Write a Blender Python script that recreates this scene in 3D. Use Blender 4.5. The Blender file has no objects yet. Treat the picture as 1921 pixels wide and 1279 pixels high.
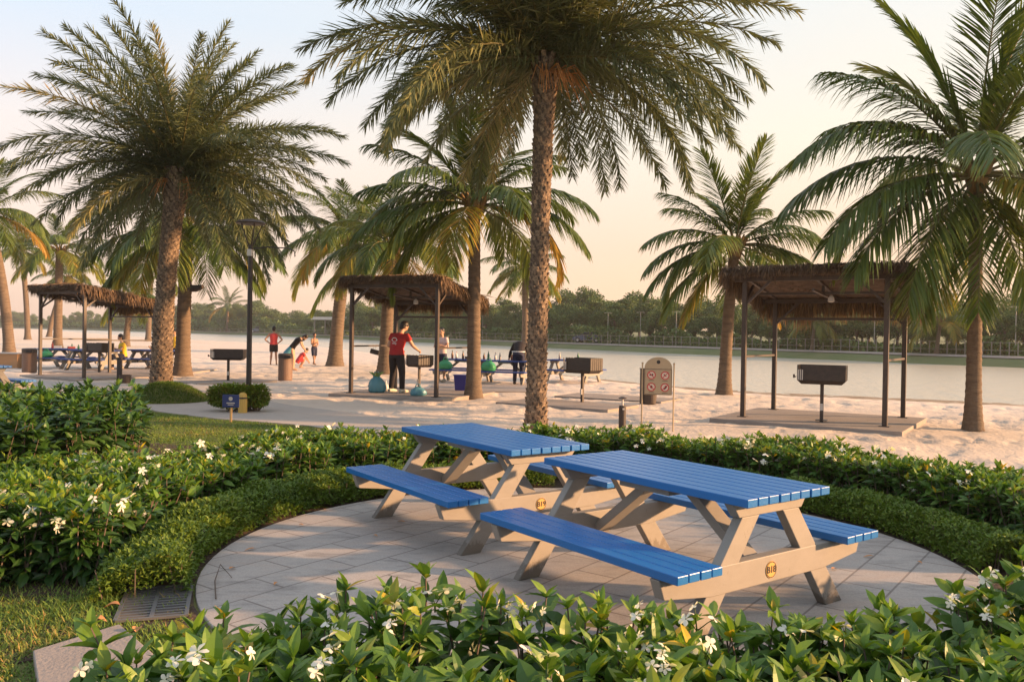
import bpy, math, random
import numpy as np
from mathutils import Vector, Matrix, Euler
R = math.radians
rng = np.random.default_rng(7)
random.seed(7)
scene = bpy.context.scene
COL = scene.collection

# ------------------------------------------------------------------ camera
F, HCAM, PITCH, ROLL = 1560.0, 1.62, 0.0095, 0.0164
IW, IH = 1921, 1279
_fw = np.array([0, math.cos(PITCH), -math.sin(PITCH)]); _u0 = np.array([0, math.sin(PITCH), math.cos(PITCH)]); _r0 = np.array([1., 0, 0])
_r = _r0*math.cos(ROLL)+_u0*math.sin(ROLL); _u = -_r0*math.sin(ROLL)+_u0*math.cos(ROLL)
cd = bpy.data.cameras.new("camera"); cam = bpy.data.objects.new("camera", cd); COL.objects.link(cam)
cd.sensor_width = 36; cd.sensor_fit = 'HORIZONTAL'; cd.lens = F/IW*36; cd.clip_end = 5000; cd.clip_start = 0.05
M = Matrix((( _r[0], _u[0], -_fw[0], 0), (_r[1], _u[1], -_fw[1], 0), (_r[2], _u[2], -_fw[2], HCAM), (0, 0, 0, 1)))
cam.matrix_world = M
scene.camera = cam

# ------------------------------------------------------------------ light
SUN_AZ = math.atan2(-0.08, 1.0); SUN_EL = R(12.5)
sd = bpy.data.lights.new("sun", 'SUN'); sd.energy = 4.7; sd.angle = R(1.5); sd.color = (1.0, 0.56, 0.27)
sun = bpy.data.objects.new("sun", sd); COL.objects.link(sun)
sv = Vector((math.cos(SUN_AZ)*math.cos(SUN_EL), math.sin(SUN_AZ)*math.cos(SUN_EL), math.sin(SUN_EL)))
sun.rotation_euler = sv.to_track_quat('Z', 'Y').to_euler()
w = bpy.data.worlds.new("World"); scene.world = w; w.use_nodes = True
nt = w.node_tree; nt.nodes.clear(); N = nt.nodes.new; LK = nt.links.new
out = N('ShaderNodeOutputWorld'); add = N('ShaderNodeAddShader')
b1 = N('ShaderNodeBackground'); b1.inputs[1].default_value = 0.02
sky = N('ShaderNodeTexSky'); sky.sky_type = 'NISHITA'; sky.sun_disc = False; sky.sun_elevation = SUN_EL
sky.sun_rotation = math.pi/2 - SUN_AZ; sky.dust_density = 2.0
LK(sky.outputs[0], b1.inputs[0])
b2 = N('ShaderNodeBackground'); b2.inputs[1].default_value = 0.415
tc = N('ShaderNodeTexCoord'); sep = N('ShaderNodeSeparateXYZ'); LK(tc.outputs['Generated'], sep.inputs[0])
def ramp(tree, stops, interp='LINEAR'):
    r = tree.nodes.new('ShaderNodeValToRGB'); e = r.color_ramp; e.interpolation = interp
    while len(e.elements) < len(stops): e.elements.new(0.5)
    for i, (p, c) in enumerate(stops):
        e.elements[i].position = p; e.elements[i].color = (*c, 1)
    return r
rl = ramp(nt, [(0, (.96, .64, .50)), (.10, (.95, .70, .58)), (.21, (.90, .78, .72)), (.33, (.68, .77, .88)), (.6, (.78,.83,.92)), (1, (.72, .80, .95))])
rr = ramp(nt, [(0, (.98, .64, .37)), (.10, (.97, .66, .45)), (.22, (.95, .83, .65)), (.36, (.84, .83, .78)), (.6, (.88,.86,.85)), (1, (.75, .81, .93))])
LK(sep.outputs[2], rl.inputs[0]); LK(sep.outputs[2], rr.inputs[0])
mr = N('ShaderNodeMapRange'); mr.inputs[1].default_value = -.5; mr.inputs[2].default_value = .35; LK(sep.outputs[0], mr.inputs[0])
mx = N('ShaderNodeMixRGB'); LK(mr.outputs[0], mx.inputs[0]); LK(rl.outputs[0], mx.inputs[1]); LK(rr.outputs[0], mx.inputs[2])
mb_ = N('ShaderNodeMapRange'); mb_.inputs[1].default_value = -.5; mb_.inputs[2].default_value = .3; LK(sep.outputs[1], mb_.inputs[0])
mxb = N('ShaderNodeMixRGB'); mxb.inputs[1].default_value = (.55, .57, .62, 1); LK(mb_.outputs[0], mxb.inputs[0]); LK(mx.outputs[0], mxb.inputs[2])   # the sky away from the sunset is darker and bluer
LK(mxb.outputs[0], b2.inputs[0]); LK(b1.outputs[0], add.inputs[0]); LK(b2.outputs[0], add.inputs[1]); LK(add.outputs[0], out.inputs[0])
vs = scene.view_settings; vs.view_transform = 'Standard'; vs.look = 'None'; vs.exposure = 1.30; vs.gamma = 1.0
scene.cycles.max_bounces = 6; scene.cycles.transparent_max_bounces = 6; scene.cycles.caustics_reflective = False; scene.cycles.caustics_refractive = False
try: scene.cycles.use_denoising = True
except Exception: pass

# ------------------------------------------------------------------ helpers
def at(px, py, z=0.0):
    d = _fw + _r*(px-IW/2)/F + _u*(IH/2-py)/F
    t = (z-HCAM)/d[2]
    return np.array([d[0]*t, d[1]*t, z])

def atd(px, py, y):
    """world point on the pixel's ray at forward distance y"""
    d = _fw + _r*(px-IW/2)/F + _u*(IH/2-py)/F
    t = y/d[1]
    return np.array([d[0]*t, y, HCAM+d[2]*t])

def _hash(ix, iy, s):
    n = (ix*374761393 + iy*668265263 + s*1442695041) & 0x7fffffff
    n = ((n ^ (n >> 13))*1274126177) & 0x7fffffff
    return ((n ^ (n >> 16)) & 0xffff)/65535.0
def vn(x, y, scale=1.0, seed=0):
    x = np.asarray(x, float)/scale; y = np.asarray(y, float)/scale
    ix = np.floor(x).astype(np.int64); iy = np.floor(y).astype(np.int64); fx = x-ix; fy = y-iy
    fx = fx*fx*(3-2*fx); fy = fy*fy*(3-2*fy)
    a = _hash(ix, iy, seed); b = _hash(ix+1, iy, seed); c = _hash(ix, iy+1, seed); d = _hash(ix+1, iy+1, seed)
    return (a*(1-fx)+b*fx)*(1-fy)+(c*(1-fx)+d*fx)*fy

def make_mesh(name, V, Fs, mats, smooth=False, tint=None, midx=None):
    """V (N,3); Fs list of index arrays (M,k)"""
    V = np.asarray(V, np.float32).reshape(-1, 3)
    if isinstance(Fs, np.ndarray): Fs = [Fs]
    me = bpy.data.meshes.new(name)
    me.vertices.add(len(V)); me.vertices.foreach_set('co', V.ravel())
    idx = np.concatenate([np.asarray(f).ravel() for f in Fs]).astype(np.int32)
    tot = np.concatenate([np.full(len(f), np.asarray(f).shape[1]) for f in Fs]).astype(np.int32)
    st = np.concatenate([[0], np.cumsum(tot)[:-1]]).astype(np.int32)
    me.loops.add(len(idx)); me.loops.foreach_set('vertex_index', idx)
    me.polygons.add(len(tot)); me.polygons.foreach_set('loop_start', st)
    try: me.polygons.foreach_set('loop_total', tot)
    except Exception: pass
    if midx is not None: me.polygons.foreach_set('material_index', np.asarray(midx, np.int32))
    for m in (mats if isinstance(mats, (list, tuple)) else [mats]): me.materials.append(m)
    me.polygons.foreach_set('use_smooth', np.full(len(tot), smooth, bool))
    me.update(calc_edges=True)
    if tint is not None:
        a = me.attributes.new('tint', 'FLOAT', 'FACE'); a.data.foreach_set('value', np.asarray(tint, np.float32))
    return me

class MB:
    def __init__(s): s.V = []; s.F = {}; s.n = 0
    def add(s, V, Fl):
        V = np.asarray(V, float).reshape(-1, 3)
        for f in Fl: s.F.setdefault(len(f), []).append([i+s.n for i in f])
        s.V.append(V); s.n += len(V); return s
    def box(s, c, size, rz=0.0, rot=None):
        x, y, z = [q/2 for q in size]
        P = np.array([(-x,-y,-z),(x,-y,-z),(x,y,-z),(-x,y,-z),(-x,-y,z),(x,-y,z),(x,y,z),(-x,y,z)])
        if rot is not None: P = P @ np.array(rot).T
        if rz:
            cz, sz = math.cos(rz), math.sin(rz); P = P @ np.array([[cz,sz,0],[-sz,cz,0],[0,0,1]])
        return s.add(P+np.array(c), [(0,3,2,1),(4,5,6,7),(0,1,5,4),(1,2,6,5),(2,3,7,6),(3,0,4,7)])
    def prism(s, poly, y0, y1, axis='y'):
        """poly: list of (a,b); extruded along the axis between y0,y1"""
        n = len(poly)
        def mk(a, b, t): return {'y': (a, t, b), 'x': (t, a, b), 'z': (a, b, t)}[axis]
        P = [mk(a, b, y0) for a, b in poly]+[mk(a, b, y1) for a, b in poly]
        Fl = [tuple(range(n))[::-1], tuple(range(n, 2*n))]+[(i, (i+1) % n, n+(i+1) % n, n+i) for i in range(n)]
        if axis == 'y': Fl = [f[::-1] for f in Fl]
        return s.add(P, Fl)
    def beam(s, p0, p1, wd, ht, up=(0,0,1)):
        p0, p1 = Vector(p0), Vector(p1); d = (p1-p0).normalized(); up = Vector(up)
        sd_ = d.cross(up)
        if sd_.length < 1e-4: sd_ = d.cross(Vector((0,1,0)))
        sd_.normalize(); u = sd_.cross(d)
        P = []
        for p in (p0, p1):
            for a, b in ((-1,-1),(1,-1),(1,1),(-1,1)): P.append(p+sd_*(a*wd/2)+u*(b*ht/2))
        return s.add([tuple(q) for q in P], [(0,1,2,3),(7,6,5,4),(0,4,5,1),(1,5,6,2),(2,6,7,3),(3,7,4,0)])
    def tube(s, pts, rad, n=10, cap=True, sy=1.0):
        pts = [Vector(p) for p in pts]
        if not hasattr(rad, '__len__'): rad = [rad]*len(pts)
        V = []; prev = None
        for i, p in enumerate(pts):
            d = (pts[min(i+1, len(pts)-1)]-pts[max(i-1, 0)]).normalized()
            if prev is None:
                a = d.cross(Vector((0,1,0)));
                if a.length < .1: a = d.cross(Vector((1,0,0)))
                a.normalize()
            else: a = (prev-d*prev.dot(d)).normalized()
            prev = a; b = d.cross(a)
            for k in range(n):
                t = 2*math.pi*k/n; V.append(tuple(p+a*(math.cos(t)*rad[i])+b*(math.sin(t)*rad[i]*sy)))
        m = len(pts)
        Fl = [(i*n+k, i*n+(k+1) % n, (i+1)*n+(k+1) % n, (i+1)*n+k) for i in range(m-1) for k in range(n)]
        if cap: Fl += [tuple(range(n))[::-1], tuple((m-1)*n+k for k in range(n))]
        return s.add(V, Fl)
    def lathe(s, prof, c=(0,0,0), n=20):
        """prof list of (r,z)"""
        V = [(c[0]+r*math.cos(2*math.pi*k/n), c[1]+r*math.sin(2*math.pi*k/n), c[2]+z) for r, z in prof for k in range(n)]
        m = len(prof)
        Fl = [(i*n+k, i*n+(k+1) % n, (i+1)*n+(k+1) % n, (i+1)*n+k) for i in range(m-1) for k in range(n)]
        Fl += [tuple(range(n))[::-1], tuple((m-1)*n+k for k in range(n))]
        return s.add(V, Fl)
    def ell(s, c, r, nu=14, nv=9, rot=None):
        V = [];
        for j in range(nv+1):
            ph = math.pi*j/nv
            for k in range(nu):
                t = 2*math.pi*k/nu
                V.append((max(math.sin(ph), .02)*math.cos(t)*r[0], max(math.sin(ph), .02)*math.sin(t)*r[1], -math.cos(ph)*r[2]))
        V = np.array(V)
        if rot is not None: V = V @ np.array(rot).T
        Fl = [(j*nu+k, j*nu+(k+1) % nu, (j+1)*nu+(k+1) % nu, (j+1)*nu+k) for j in range(nv) for k in range(nu)]
        Fl += [tuple(range(nu))[::-1], tuple(nv*nu+k for k in range(nu))]
        return s.add(V+np.array(c), Fl)
    def build(s, name, mat, parent=None, smooth=False, bevel=0.0, loc=None, **kw):
        me = make_mesh(name, np.concatenate(s.V), [np.array(f) for f in s.F.values()], mat, smooth=smooth, **kw)
        o = bpy.data.objects.new(name, me); COL.objects.link(o)
        if parent: o.parent = parent
        if loc is not None: o.location = loc
        if bevel:
            b = o.modifiers.new('bevel', 'BEVEL'); b.width = bevel; b.segments = 2; b.limit_method = 'ANGLE'
        return o

def link_mesh(name, me, parent=None, loc=None):
    o = bpy.data.objects.new(name, me); COL.objects.link(o)
    if parent: o.parent = parent
    if loc is not None: o.location = loc
    return o
def tag(o, label=None, cat=None, group=None, kind=None):
    if label: o['label'] = label
    if cat: o['category'] = cat
    if group: o['group'] = group
    if kind: o['kind'] = kind
    return o
def thing(name, label, cat, loc=(0,0,0), rz=0.0, group=None):
    o = bpy.data.objects.new(name, None); COL.objects.link(o); o.location = loc; o.rotation_euler = (0, 0, rz)
    o.empty_display_size = .2
    return tag(o, label, cat, group)
def copy_tree(o, parent=None):
    c = o.copy(); COL.objects.link(c)
    if parent: c.parent = parent
    for ch in list(o.children): copy_tree(ch, c)
    return c
def dup(o, loc, rz=0.0, label=None, group=None, scale=None):
    kids = list(o.children)
    c = o.copy(); COL.objects.link(c)
    for ch in kids: copy_tree(ch, c)
    c.location = loc; c.rotation_euler = (0, 0, rz)
    if label: c['label'] = label
    if group: c['group'] = group
    if scale is not None: c.scale = scale if hasattr(scale, '__len__') else (scale,)*3
    return c

# ------------------------------------------------------------------ materials
def mat(name, base=(.5,.5,.5), rough=.6, metal=0.0, spec=None, noise=None, bump=None, attr=None, trans=0.0, emit=None):
    """noise=(scale, colour2, contrast, stretch xyz) mixes a second colour; bump=(scale, strength, distance)"""
    m = bpy.data.materials.new(name); m.use_nodes = True; t = m.node_tree; n = t.nodes; l = t.links
    p = n['Principled BSDF']; p.inputs['Base Color'].default_value = (*base, 1); p.inputs['Roughness'].default_value = rough
    p.inputs['Metallic'].default_value = metal
    if spec is not None: p.inputs['Specular IOR Level'].default_value = spec
    tcn = n.new('ShaderNodeTexCoord')
    src = None
    if attr:
        a = n.new('ShaderNodeAttribute'); a.attribute_name = 'tint'; r = ramp(t, attr); l.new(a.outputs['Fac'], r.inputs[0]); src = r.outputs[0]
    if noise:
        sc, c2, con, st = noise
        mp = n.new('ShaderNodeMapping'); mp.inputs['Scale'].default_value = st; l.new(tcn.outputs['Object'], mp.inputs[0])
        nz = n.new('ShaderNodeTexNoise'); nz.inputs['Scale'].default_value = sc; nz.inputs['Detail'].default_value = 6; nz.inputs['Roughness'].default_value = .65
        l.new(mp.outputs[0], nz.inputs['Vector'])
        rr_ = ramp(t, [(.5-con, (0,0,0)), (.5+con, (1,1,1))]); l.new(nz.outputs['Fac'], rr_.inputs[0])
        mixn = n.new('ShaderNodeMixRGB'); l.new(rr_.outputs[0], mixn.inputs[0])
        if src: l.new(src, mixn.inputs[1])
        else: mixn.inputs[1].default_value = (*base, 1)
        mixn.inputs[2].default_value = (*c2, 1); src = mixn.outputs[0]
    if src: l.new(src, p.inputs['Base Color'])
    if bump:
        sc, stg, dist = bump[:3]
        nz2 = n.new('ShaderNodeTexNoise'); nz2.inputs['Scale'].default_value = sc; nz2.inputs['Detail'].default_value = 5
        if len(bump) > 3:
            mp2 = n.new('ShaderNodeMapping'); mp2.inputs['Scale'].default_value = bump[3]; l.new(tcn.outputs['Object'], mp2.inputs[0]); l.new(mp2.outputs[0], nz2.inputs['Vector'])
        else: l.new(tcn.outputs['Object'], nz2.inputs['Vector'])
        bp = n.new('ShaderNodeBump'); bp.inputs['Strength'].default_value = stg; bp.inputs['Distance'].default_value = dist
        l.new(nz2.outputs['Fac'], bp.inputs['Height']); l.new(bp.outputs[0], p.inputs['Normal'])
    if trans > 0:
        tr = n.new('ShaderNodeBsdfTranslucent'); ms = n.new('ShaderNodeMixShader'); ms.inputs[0].default_value = trans
        gm = n.new('ShaderNodeMixRGB'); gm.blend_type = 'MULTIPLY'; gm.inputs[0].default_value = 1; gm.inputs[2].default_value = (1.25, 1.2, .55, 1)
        if src: l.new(src, gm.inputs[1])
        else: gm.inputs[1].default_value = (*base, 1)
        l.new(gm.outputs[0], tr.inputs[0]); l.new(p.outputs[0], ms.inputs[1]); l.new(tr.outputs[0], ms.inputs[2])
        l.new(ms.outputs[0], n['Material Output'].inputs[0])
    return m
S1 = (1,1,1)
m_blue = mat('blue_paint', (.010,.15,.46), .34, noise=(3, (.020,.165,.47), .3, (.35,3,3)), bump=(18, .25, .004, (.15,4,4)))
m_bluefar = mat('far_blue_paint', (.03,.07,.26), .5)
m_frame = mat('beige_frame_paint', (.30,.28,.253), .6, noise=(6, (.255,.238,.213), .22, (1,1,2)), bump=(60, .1, .002))
def weather(m, col, sc, thr, amt, stretch=(1,1,1), zlo=None):
    t = m.node_tree; n = t.nodes; l = t.links; p = n['Principled BSDF']; src = p.inputs['Base Color'].links[0].from_socket
    tcn = n.new('ShaderNodeTexCoord'); mp = n.new('ShaderNodeMapping'); mp.inputs['Scale'].default_value = stretch; l.new(tcn.outputs['Object'], mp.inputs[0])
    nz = n.new('ShaderNodeTexNoise'); nz.inputs['Scale'].default_value = sc; nz.inputs['Detail'].default_value = 8; nz.inputs['Roughness'].default_value = .75; l.new(mp.outputs[0], nz.inputs['Vector'])
    fac = nz.outputs['Fac']
    if zlo:
        sp = n.new('ShaderNodeSeparateXYZ'); l.new(tcn.outputs['Object'], sp.inputs[0]); mr_ = n.new('ShaderNodeMapRange'); mr_.inputs[1].default_value = 0; mr_.inputs[2].default_value = zlo; mr_.inputs[3].default_value = .32; mr_.inputs[4].default_value = 0; l.new(sp.outputs[2], mr_.inputs[0])
        ad = n.new('ShaderNodeMath'); l.new(fac, ad.inputs[0]); l.new(mr_.outputs[0], ad.inputs[1]); fac = ad.outputs[0]
    r_ = ramp(t, [(thr, (0,0,0)), (thr+.07, (amt,)*3)]); l.new(fac, r_.inputs[0]); mx_ = n.new('ShaderNodeMixRGB'); l.new(r_.outputs[0], mx_.inputs[0]); l.new(src, mx_.inputs[1]); mx_.inputs[2].default_value = (*col, 1); l.new(mx_.outputs[0], p.inputs['Base Color'])
weather(m_blue, (.16,.22,.34), 16, .62, .55, (.22, 3, 3)); weather(m_blue, (.02,.05,.14), 7, .64, .5, (.5, 1.5, 1))
weather(m_frame, (.13,.105,.08), 14, .62, .7, (1, 1, .6), .14)
m_pave = None
m_sandm = None
m_conc = mat('concrete', (.36,.31,.275), .85, noise=(1.3, (.25,.22,.20), .22, S1), bump=(45, .6, .01))
m_soil = mat('soil', (.085,.055,.035), .95, noise=(9, (.045,.03,.02), .2, S1), bump=(25, .8, .04))
m_lawn = mat('lawn_turf', (.10,.135,.03), .95, noise=(.9, (.20,.185,.06), .18, S1), bump=(50, .9, .03))
m_black = mat('black_metal', (.022,.018,.017), .5, noise=(12, (.045,.032,.027), .2, S1), bump=(80, .1, .002))
m_dark = mat('dark_brown_steel', (.045,.033,.028), .5, noise=(14, (.07,.048,.038), .2, S1))
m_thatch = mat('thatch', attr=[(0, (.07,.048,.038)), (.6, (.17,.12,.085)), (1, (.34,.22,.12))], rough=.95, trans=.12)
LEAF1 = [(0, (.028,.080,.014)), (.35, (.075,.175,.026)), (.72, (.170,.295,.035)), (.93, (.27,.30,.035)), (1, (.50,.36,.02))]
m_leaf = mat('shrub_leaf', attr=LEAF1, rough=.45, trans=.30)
m_leafd = mat('dark_shrub_leaf', attr=[(0, (.024,.070,.012)), (.6, (.060,.150,.022)), (1, (.13,.21,.03))], rough=.45, trans=.2)
m_border = mat('border_leaf', attr=[(0, (.045,.095,.010)), (.5, (.12,.205,.020)), (.85, (.23,.30,.03)), (1, (.22,.16,.03))], rough=.55, trans=.25)
m_coco = mat('coconut_leaf', attr=[(0, (.040,.085,.018)), (.45, (.105,.165,.034)), (.72, (.21,.24,.038)), (.9, (.33,.24,.035)), (1, (.46,.26,.05))], rough=.42, trans=.28)
m_date = mat('date_palm_leaf', attr=[(0, (.075,.102,.050)), (.5, (.160,.190,.088)), (.82, (.29,.27,.115)), (1, (.40,.27,.10))], rough=.5, trans=.2)
m_rachis = mat('frond_stalk', (.13,.12,.045), .6)
m_tree = mat('tree_leaf', attr=[(0, (.032,.072,.020)), (.5, (.078,.140,.036)), (1, (.17,.24,.06))], rough=.7, trans=.15)
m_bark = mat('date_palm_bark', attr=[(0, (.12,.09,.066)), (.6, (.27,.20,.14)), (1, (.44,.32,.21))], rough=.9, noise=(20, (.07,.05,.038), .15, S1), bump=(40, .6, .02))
m_cbark = mat('coconut_bark', (.20,.15,.105), .9, noise=(3, (.11,.08,.058), .2, (1,1,6)), bump=(9, .9, .03, (1,1,7)))
m_tbark = mat('tree_bark', (.12,.09,.07), .9)
m_white = mat('petal_white', (.86,.85,.78), .5, trans=.3)
m_grass = mat('grass_blade', attr=[(0, (.065,.125,.018)), (.6, (.15,.25,.035)), (.9, (.26,.28,.06)), (1, (.42,.28,.09))], rough=.7, trans=.25)
m_steel = mat('grate_steel', (.16,.16,.165), .6, .3)
m_ltgrey = mat('light_grey_plastic', (.55,.52,.48), .5)
m_signb = mat('sign_board_tan', (.45,.35,.22), .6, noise=(10, (.40,.30,.19), .3, S1))
m_red = mat('sign_red', (.50,.03,.04), .5)
m_ink = mat('black_ink', (.02,.018,.02), .6)
m_signin = mat('sign_disc_pale', (.62,.50,.40), .6)
m_skin = mat('skin', (.50,.30,.20), .55)
m_skind = mat('tanned_skin', (.36,.20,.13), .55)
m_hair = mat('black_hair', (.012,.010,.010), .5)

# paving: stone slabs
def pave_mat(name, base, c2, mortar, scale=1.0, bw=.6, rh=.3, grime=.5):
    m = bpy.data.materials.new(name); m.use_nodes = True; t = m.node_tree; n = t.nodes; l = t.links; p = n['Principled BSDF']
    tcn = n.new('ShaderNodeTexCoord'); mp = n.new('ShaderNodeMapping'); mp.inputs['Rotation'].default_value = (0, 0, -.93); l.new(tcn.outputs['Object'], mp.inputs[0])
    br = n.new('ShaderNodeTexBrick'); br.inputs['Scale'].default_value = 1; br.inputs['Brick Width'].default_value = bw; br.inputs['Row Height'].default_value = rh
    br.inputs['Mortar Size'].default_value = .008; br.inputs['Mortar Smooth'].default_value = .2
    br.inputs['Color1'].default_value = (*base, 1); br.inputs['Color2'].default_value = (*c2, 1); br.inputs['Mortar'].default_value = (*mortar, 1)
    l.new(mp.outputs[0], br.inputs['Vector'])
    nz = n.new('ShaderNodeTexNoise'); nz.inputs['Scale'].default_value = 2.2; nz.inputs['Detail'].default_value = 8; nz.inputs['Roughness'].default_value = .7
    mp3 = n.new('ShaderNodeMapping'); mp3.inputs['Rotation'].default_value = (0, 0, -.93); mp3.inputs['Scale'].default_value = (1, 3, 1); l.new(tcn.outputs['Object'], mp3.inputs[0]); l.new(mp3.outputs[0], nz.inputs['Vector'])
    r_ = ramp(t, [(.32, (.55,.53,.52)), (.5, (1,.97,.95)), (.7, (1.0,.88,.80))]); l.new(nz.outputs['Fac'], r_.inputs[0])
    mm = n.new('ShaderNodeMixRGB'); mm.blend_type = 'MULTIPLY'; mm.inputs[0].default_value = grime+.3; l.new(br.outputs[0], mm.inputs[1]); l.new(r_.outputs[0], mm.inputs[2])
    nz3 = n.new('ShaderNodeTexNoise'); nz3.inputs['Scale'].default_value = 90; l.new(tcn.outputs['Object'], nz3.inputs['Vector'])
    r3 = ramp(t, [(.3, (.8,.8,.8)), (.7, (1.1,1.1,1.1))]); l.new(nz3.outputs['Fac'], r3.inputs[0])
    m2 = n.new('ShaderNodeMixRGB'); m2.blend_type = 'MULTIPLY'; m2.inputs[0].default_value = .7; l.new(mm.outputs[0], m2.inputs[1]); l.new(r3.outputs[0], m2.inputs[2])
    l.new(m2.outputs[0], p.inputs['Base Color']); p.inputs['Roughness'].default_value = .75
    bp = n.new('ShaderNodeBump'); bp.inputs['Strength'].default_value = .35; bp.inputs['Distance'].default_value = .006
    ad = n.new('ShaderNodeMath'); ad.operation = 'SUBTRACT'; l.new(nz.outputs['Fac'], ad.inputs[0]); l.new(br.outputs['Fac'], ad.inputs[1])
    l.new(ad.outputs[0], bp.inputs['Height']); l.new(bp.outputs[0], p.inputs['Normal'])
    return m
m_pave = pave_mat('paving_stone', (.43,.41,.385), (.375,.355,.335), (.23,.21,.195))
m_path = pave_mat('path_concrete', (.50,.455,.415), (.47,.43,.39), (.38,.34,.305), bw=3.0, rh=3.0, grime=.2)
m_sand = mat('sand', (.70,.60,.50), .95, noise=(.55, (.61,.515,.43), .22, S1), bump=(14, .7, .025))
def wet(m):
    t = m.node_tree; n = t.nodes; l = t.links; p = n['Principled BSDF']; src = p.inputs['Base Color'].links[0].from_socket
    tcn = n.new('ShaderNodeTexCoord'); sp = n.new('ShaderNodeSeparateXYZ'); l.new(tcn.outputs['Object'], sp.inputs[0]); nz = n.new('ShaderNodeTexNoise'); nz.inputs['Scale'].default_value = .8; l.new(tcn.outputs['Object'], nz.inputs['Vector'])
    md = n.new('ShaderNodeMath'); md.operation = 'MULTIPLY_ADD'; l.new(nz.outputs['Fac'], md.inputs[0]); md.inputs[1].default_value = .07; l.new(sp.outputs[2], md.inputs[2])
    mr_ = n.new('ShaderNodeMapRange'); mr_.inputs[1].default_value = -.30; mr_.inputs[2].default_value = -.24; mr_.inputs[3].default_value = 1; mr_.inputs[4].default_value = 0; l.new(md.outputs[0], mr_.inputs[0])
    mx_ = n.new('ShaderNodeMixRGB'); l.new(mr_.outputs[0], mx_.inputs[0]); l.new(src, mx_.inputs[1]); mx_.inputs[2].default_value = (.23,.17,.11,1); l.new(mx_.outputs[0], p.inputs['Base Color'])
wet(m_sand)

# ------------------------------------------------------------------ shore lines, as distances from the viewpoint by bearing
def bearing(px): return math.atan((px-IW/2)/F)
_near = [(-1500, 900), (60, 360), (250, 146), (350, 123), (480, 106), (618, 85), (690, 70), (900, 50), (1150, 36), (1300, 32), (1440, 30), (1921, 26.5), (2600, 24), (5000, 30)]
_far = [(-1500, 1500), (0, 520), (250, 370), (480, 260), (800, 150), (920, 130), (1240, 93), (1560, 76), (1921, 62), (2600, 50), (5000, 60)]
_nt = np.array([bearing(a) for a, b in _near]); _nd = np.array([1/b for a, b in _near])
_ft = np.array([bearing(a) for a, b in _far]); _fd = np.array([1/b for a, b in _far])
def near_d(th): return (1/np.interp(th, _nt, _nd))/np.cos(np.clip(th, -1.2, 1.2))
def far_d(th): return (1/np.interp(th, _ft, _fd))/np.cos(np.clip(th, -1.2, 1.2))
WZ = -0.35
def ground_z(x, y):
    th = np.arctan2(x, y); r = np.hypot(x, y); D = near_d(th)
    k = np.clip((r-(D-9))/9, 0, 3)
    return np.where(k < 1, WZ*k*k*(3-2*k), WZ-.5*(k-1))
def ga(px, py):
    z = 0.0
    for _ in range(8):
        p = at(px, py, z); z = float(ground_z(p[0], p[1]))
    return np.array([p[0], p[1], z])

def inpoly(x, y, poly):
    x = np.asarray(x); y = np.asarray(y); c = np.zeros(x.shape, bool); n = len(poly)
    for i in range(n):
        x0, y0 = poly[i]; x1, y1 = poly[(i+1) % n]
        if y0 == y1: continue
        t = ((y0 > y) != (y1 > y)) & (x < (x1-x0)*(y-y0)/(y1-y0)+x0)
        c ^= t
    return c
CX, CY, CR = .57, 6.0, 2.65

lawn_poly = [(-60, -40), (60, -40), (60, -2), (9, 3.5), (5.9, 7.2), (4.3, 8.9), (2.4, 9.9), (.6, 10.6), (-1.6, 11.6), (-2.3, 13.0), (-3.4, 14.1), (-5.2, 14.9), (-6.6, 15.9), (-8.6, 17.6), (-11, 17.2), (-13.5, 16.6), (-60, 8)]
path_poly = [(-14.6, 16.4), (-11, 17.1), (-8.6, 17.5), (-6.6, 15.8), (-5.2, 14.8), (-3.4, 14.0), (-2.3, 12.9), (-.9, 12.4), (-.6, 14.2), (-2.4, 15.6), (-4.6, 17.6), (-7.5, 21.0), (-10.5, 23.6), (-15, 24.5), (-25, 26), (-25, 20)]
# ------------------------------------------------------------------ beach
def build_beach():
    th = np.concatenate([np.linspace(-math.pi, R(-36), 60)[:-1], np.linspace(R(-36), R(36), 520), np.linspace(R(36), math.pi, 60)[1:]])
    r = [1.0]
    while r[-1] < 1400: r.append(r[-1]*(1.0105 if r[-1] < 60 else 1.03))
    r = np.array(r); T, Rr = np.meshgrid(th, r); X = Rr*np.sin(T); Y = Rr*np.cos(T)
    Z = ground_z(X, Y)
    amp = np.clip(1-(Rr-30)/60, .0, 1)
    nz = (vn(X, Y, .55, 1)-.5)*.030+(vn(X, Y, .24, 2)-.5)*.030+(vn(X, Y, 2.3, 3)-.5)*.035
    pits = vn(X, Y, .33, 11); nz = nz-.035*np.clip((pits-.68)/.12, 0, 1)
    low = inpoly(X, Y, lawn_poly) | inpoly(X, Y, path_poly)
    D = near_d(T); amp = amp*np.clip((D-Rr)/3, .1, 1)
    Z = np.where(low, -.10, Z+nz*amp)
    h, wd = X.shape; i = np.arange(h*wd).reshape(h, wd)
    Q = np.stack([i[:-1, :-1], i[1:, :-1], i[1:, 1:], i[:-1, 1:]], -1).reshape(-1, 4)[:, ::-1]
    return link_mesh('sand_beach', make_mesh('sand_beach', np.stack([X, Y, Z], -1), Q, m_sand, smooth=True))
tag(build_beach(), 'pale peach sand beach with footprints sloping to the lake', kind='structure')

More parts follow.
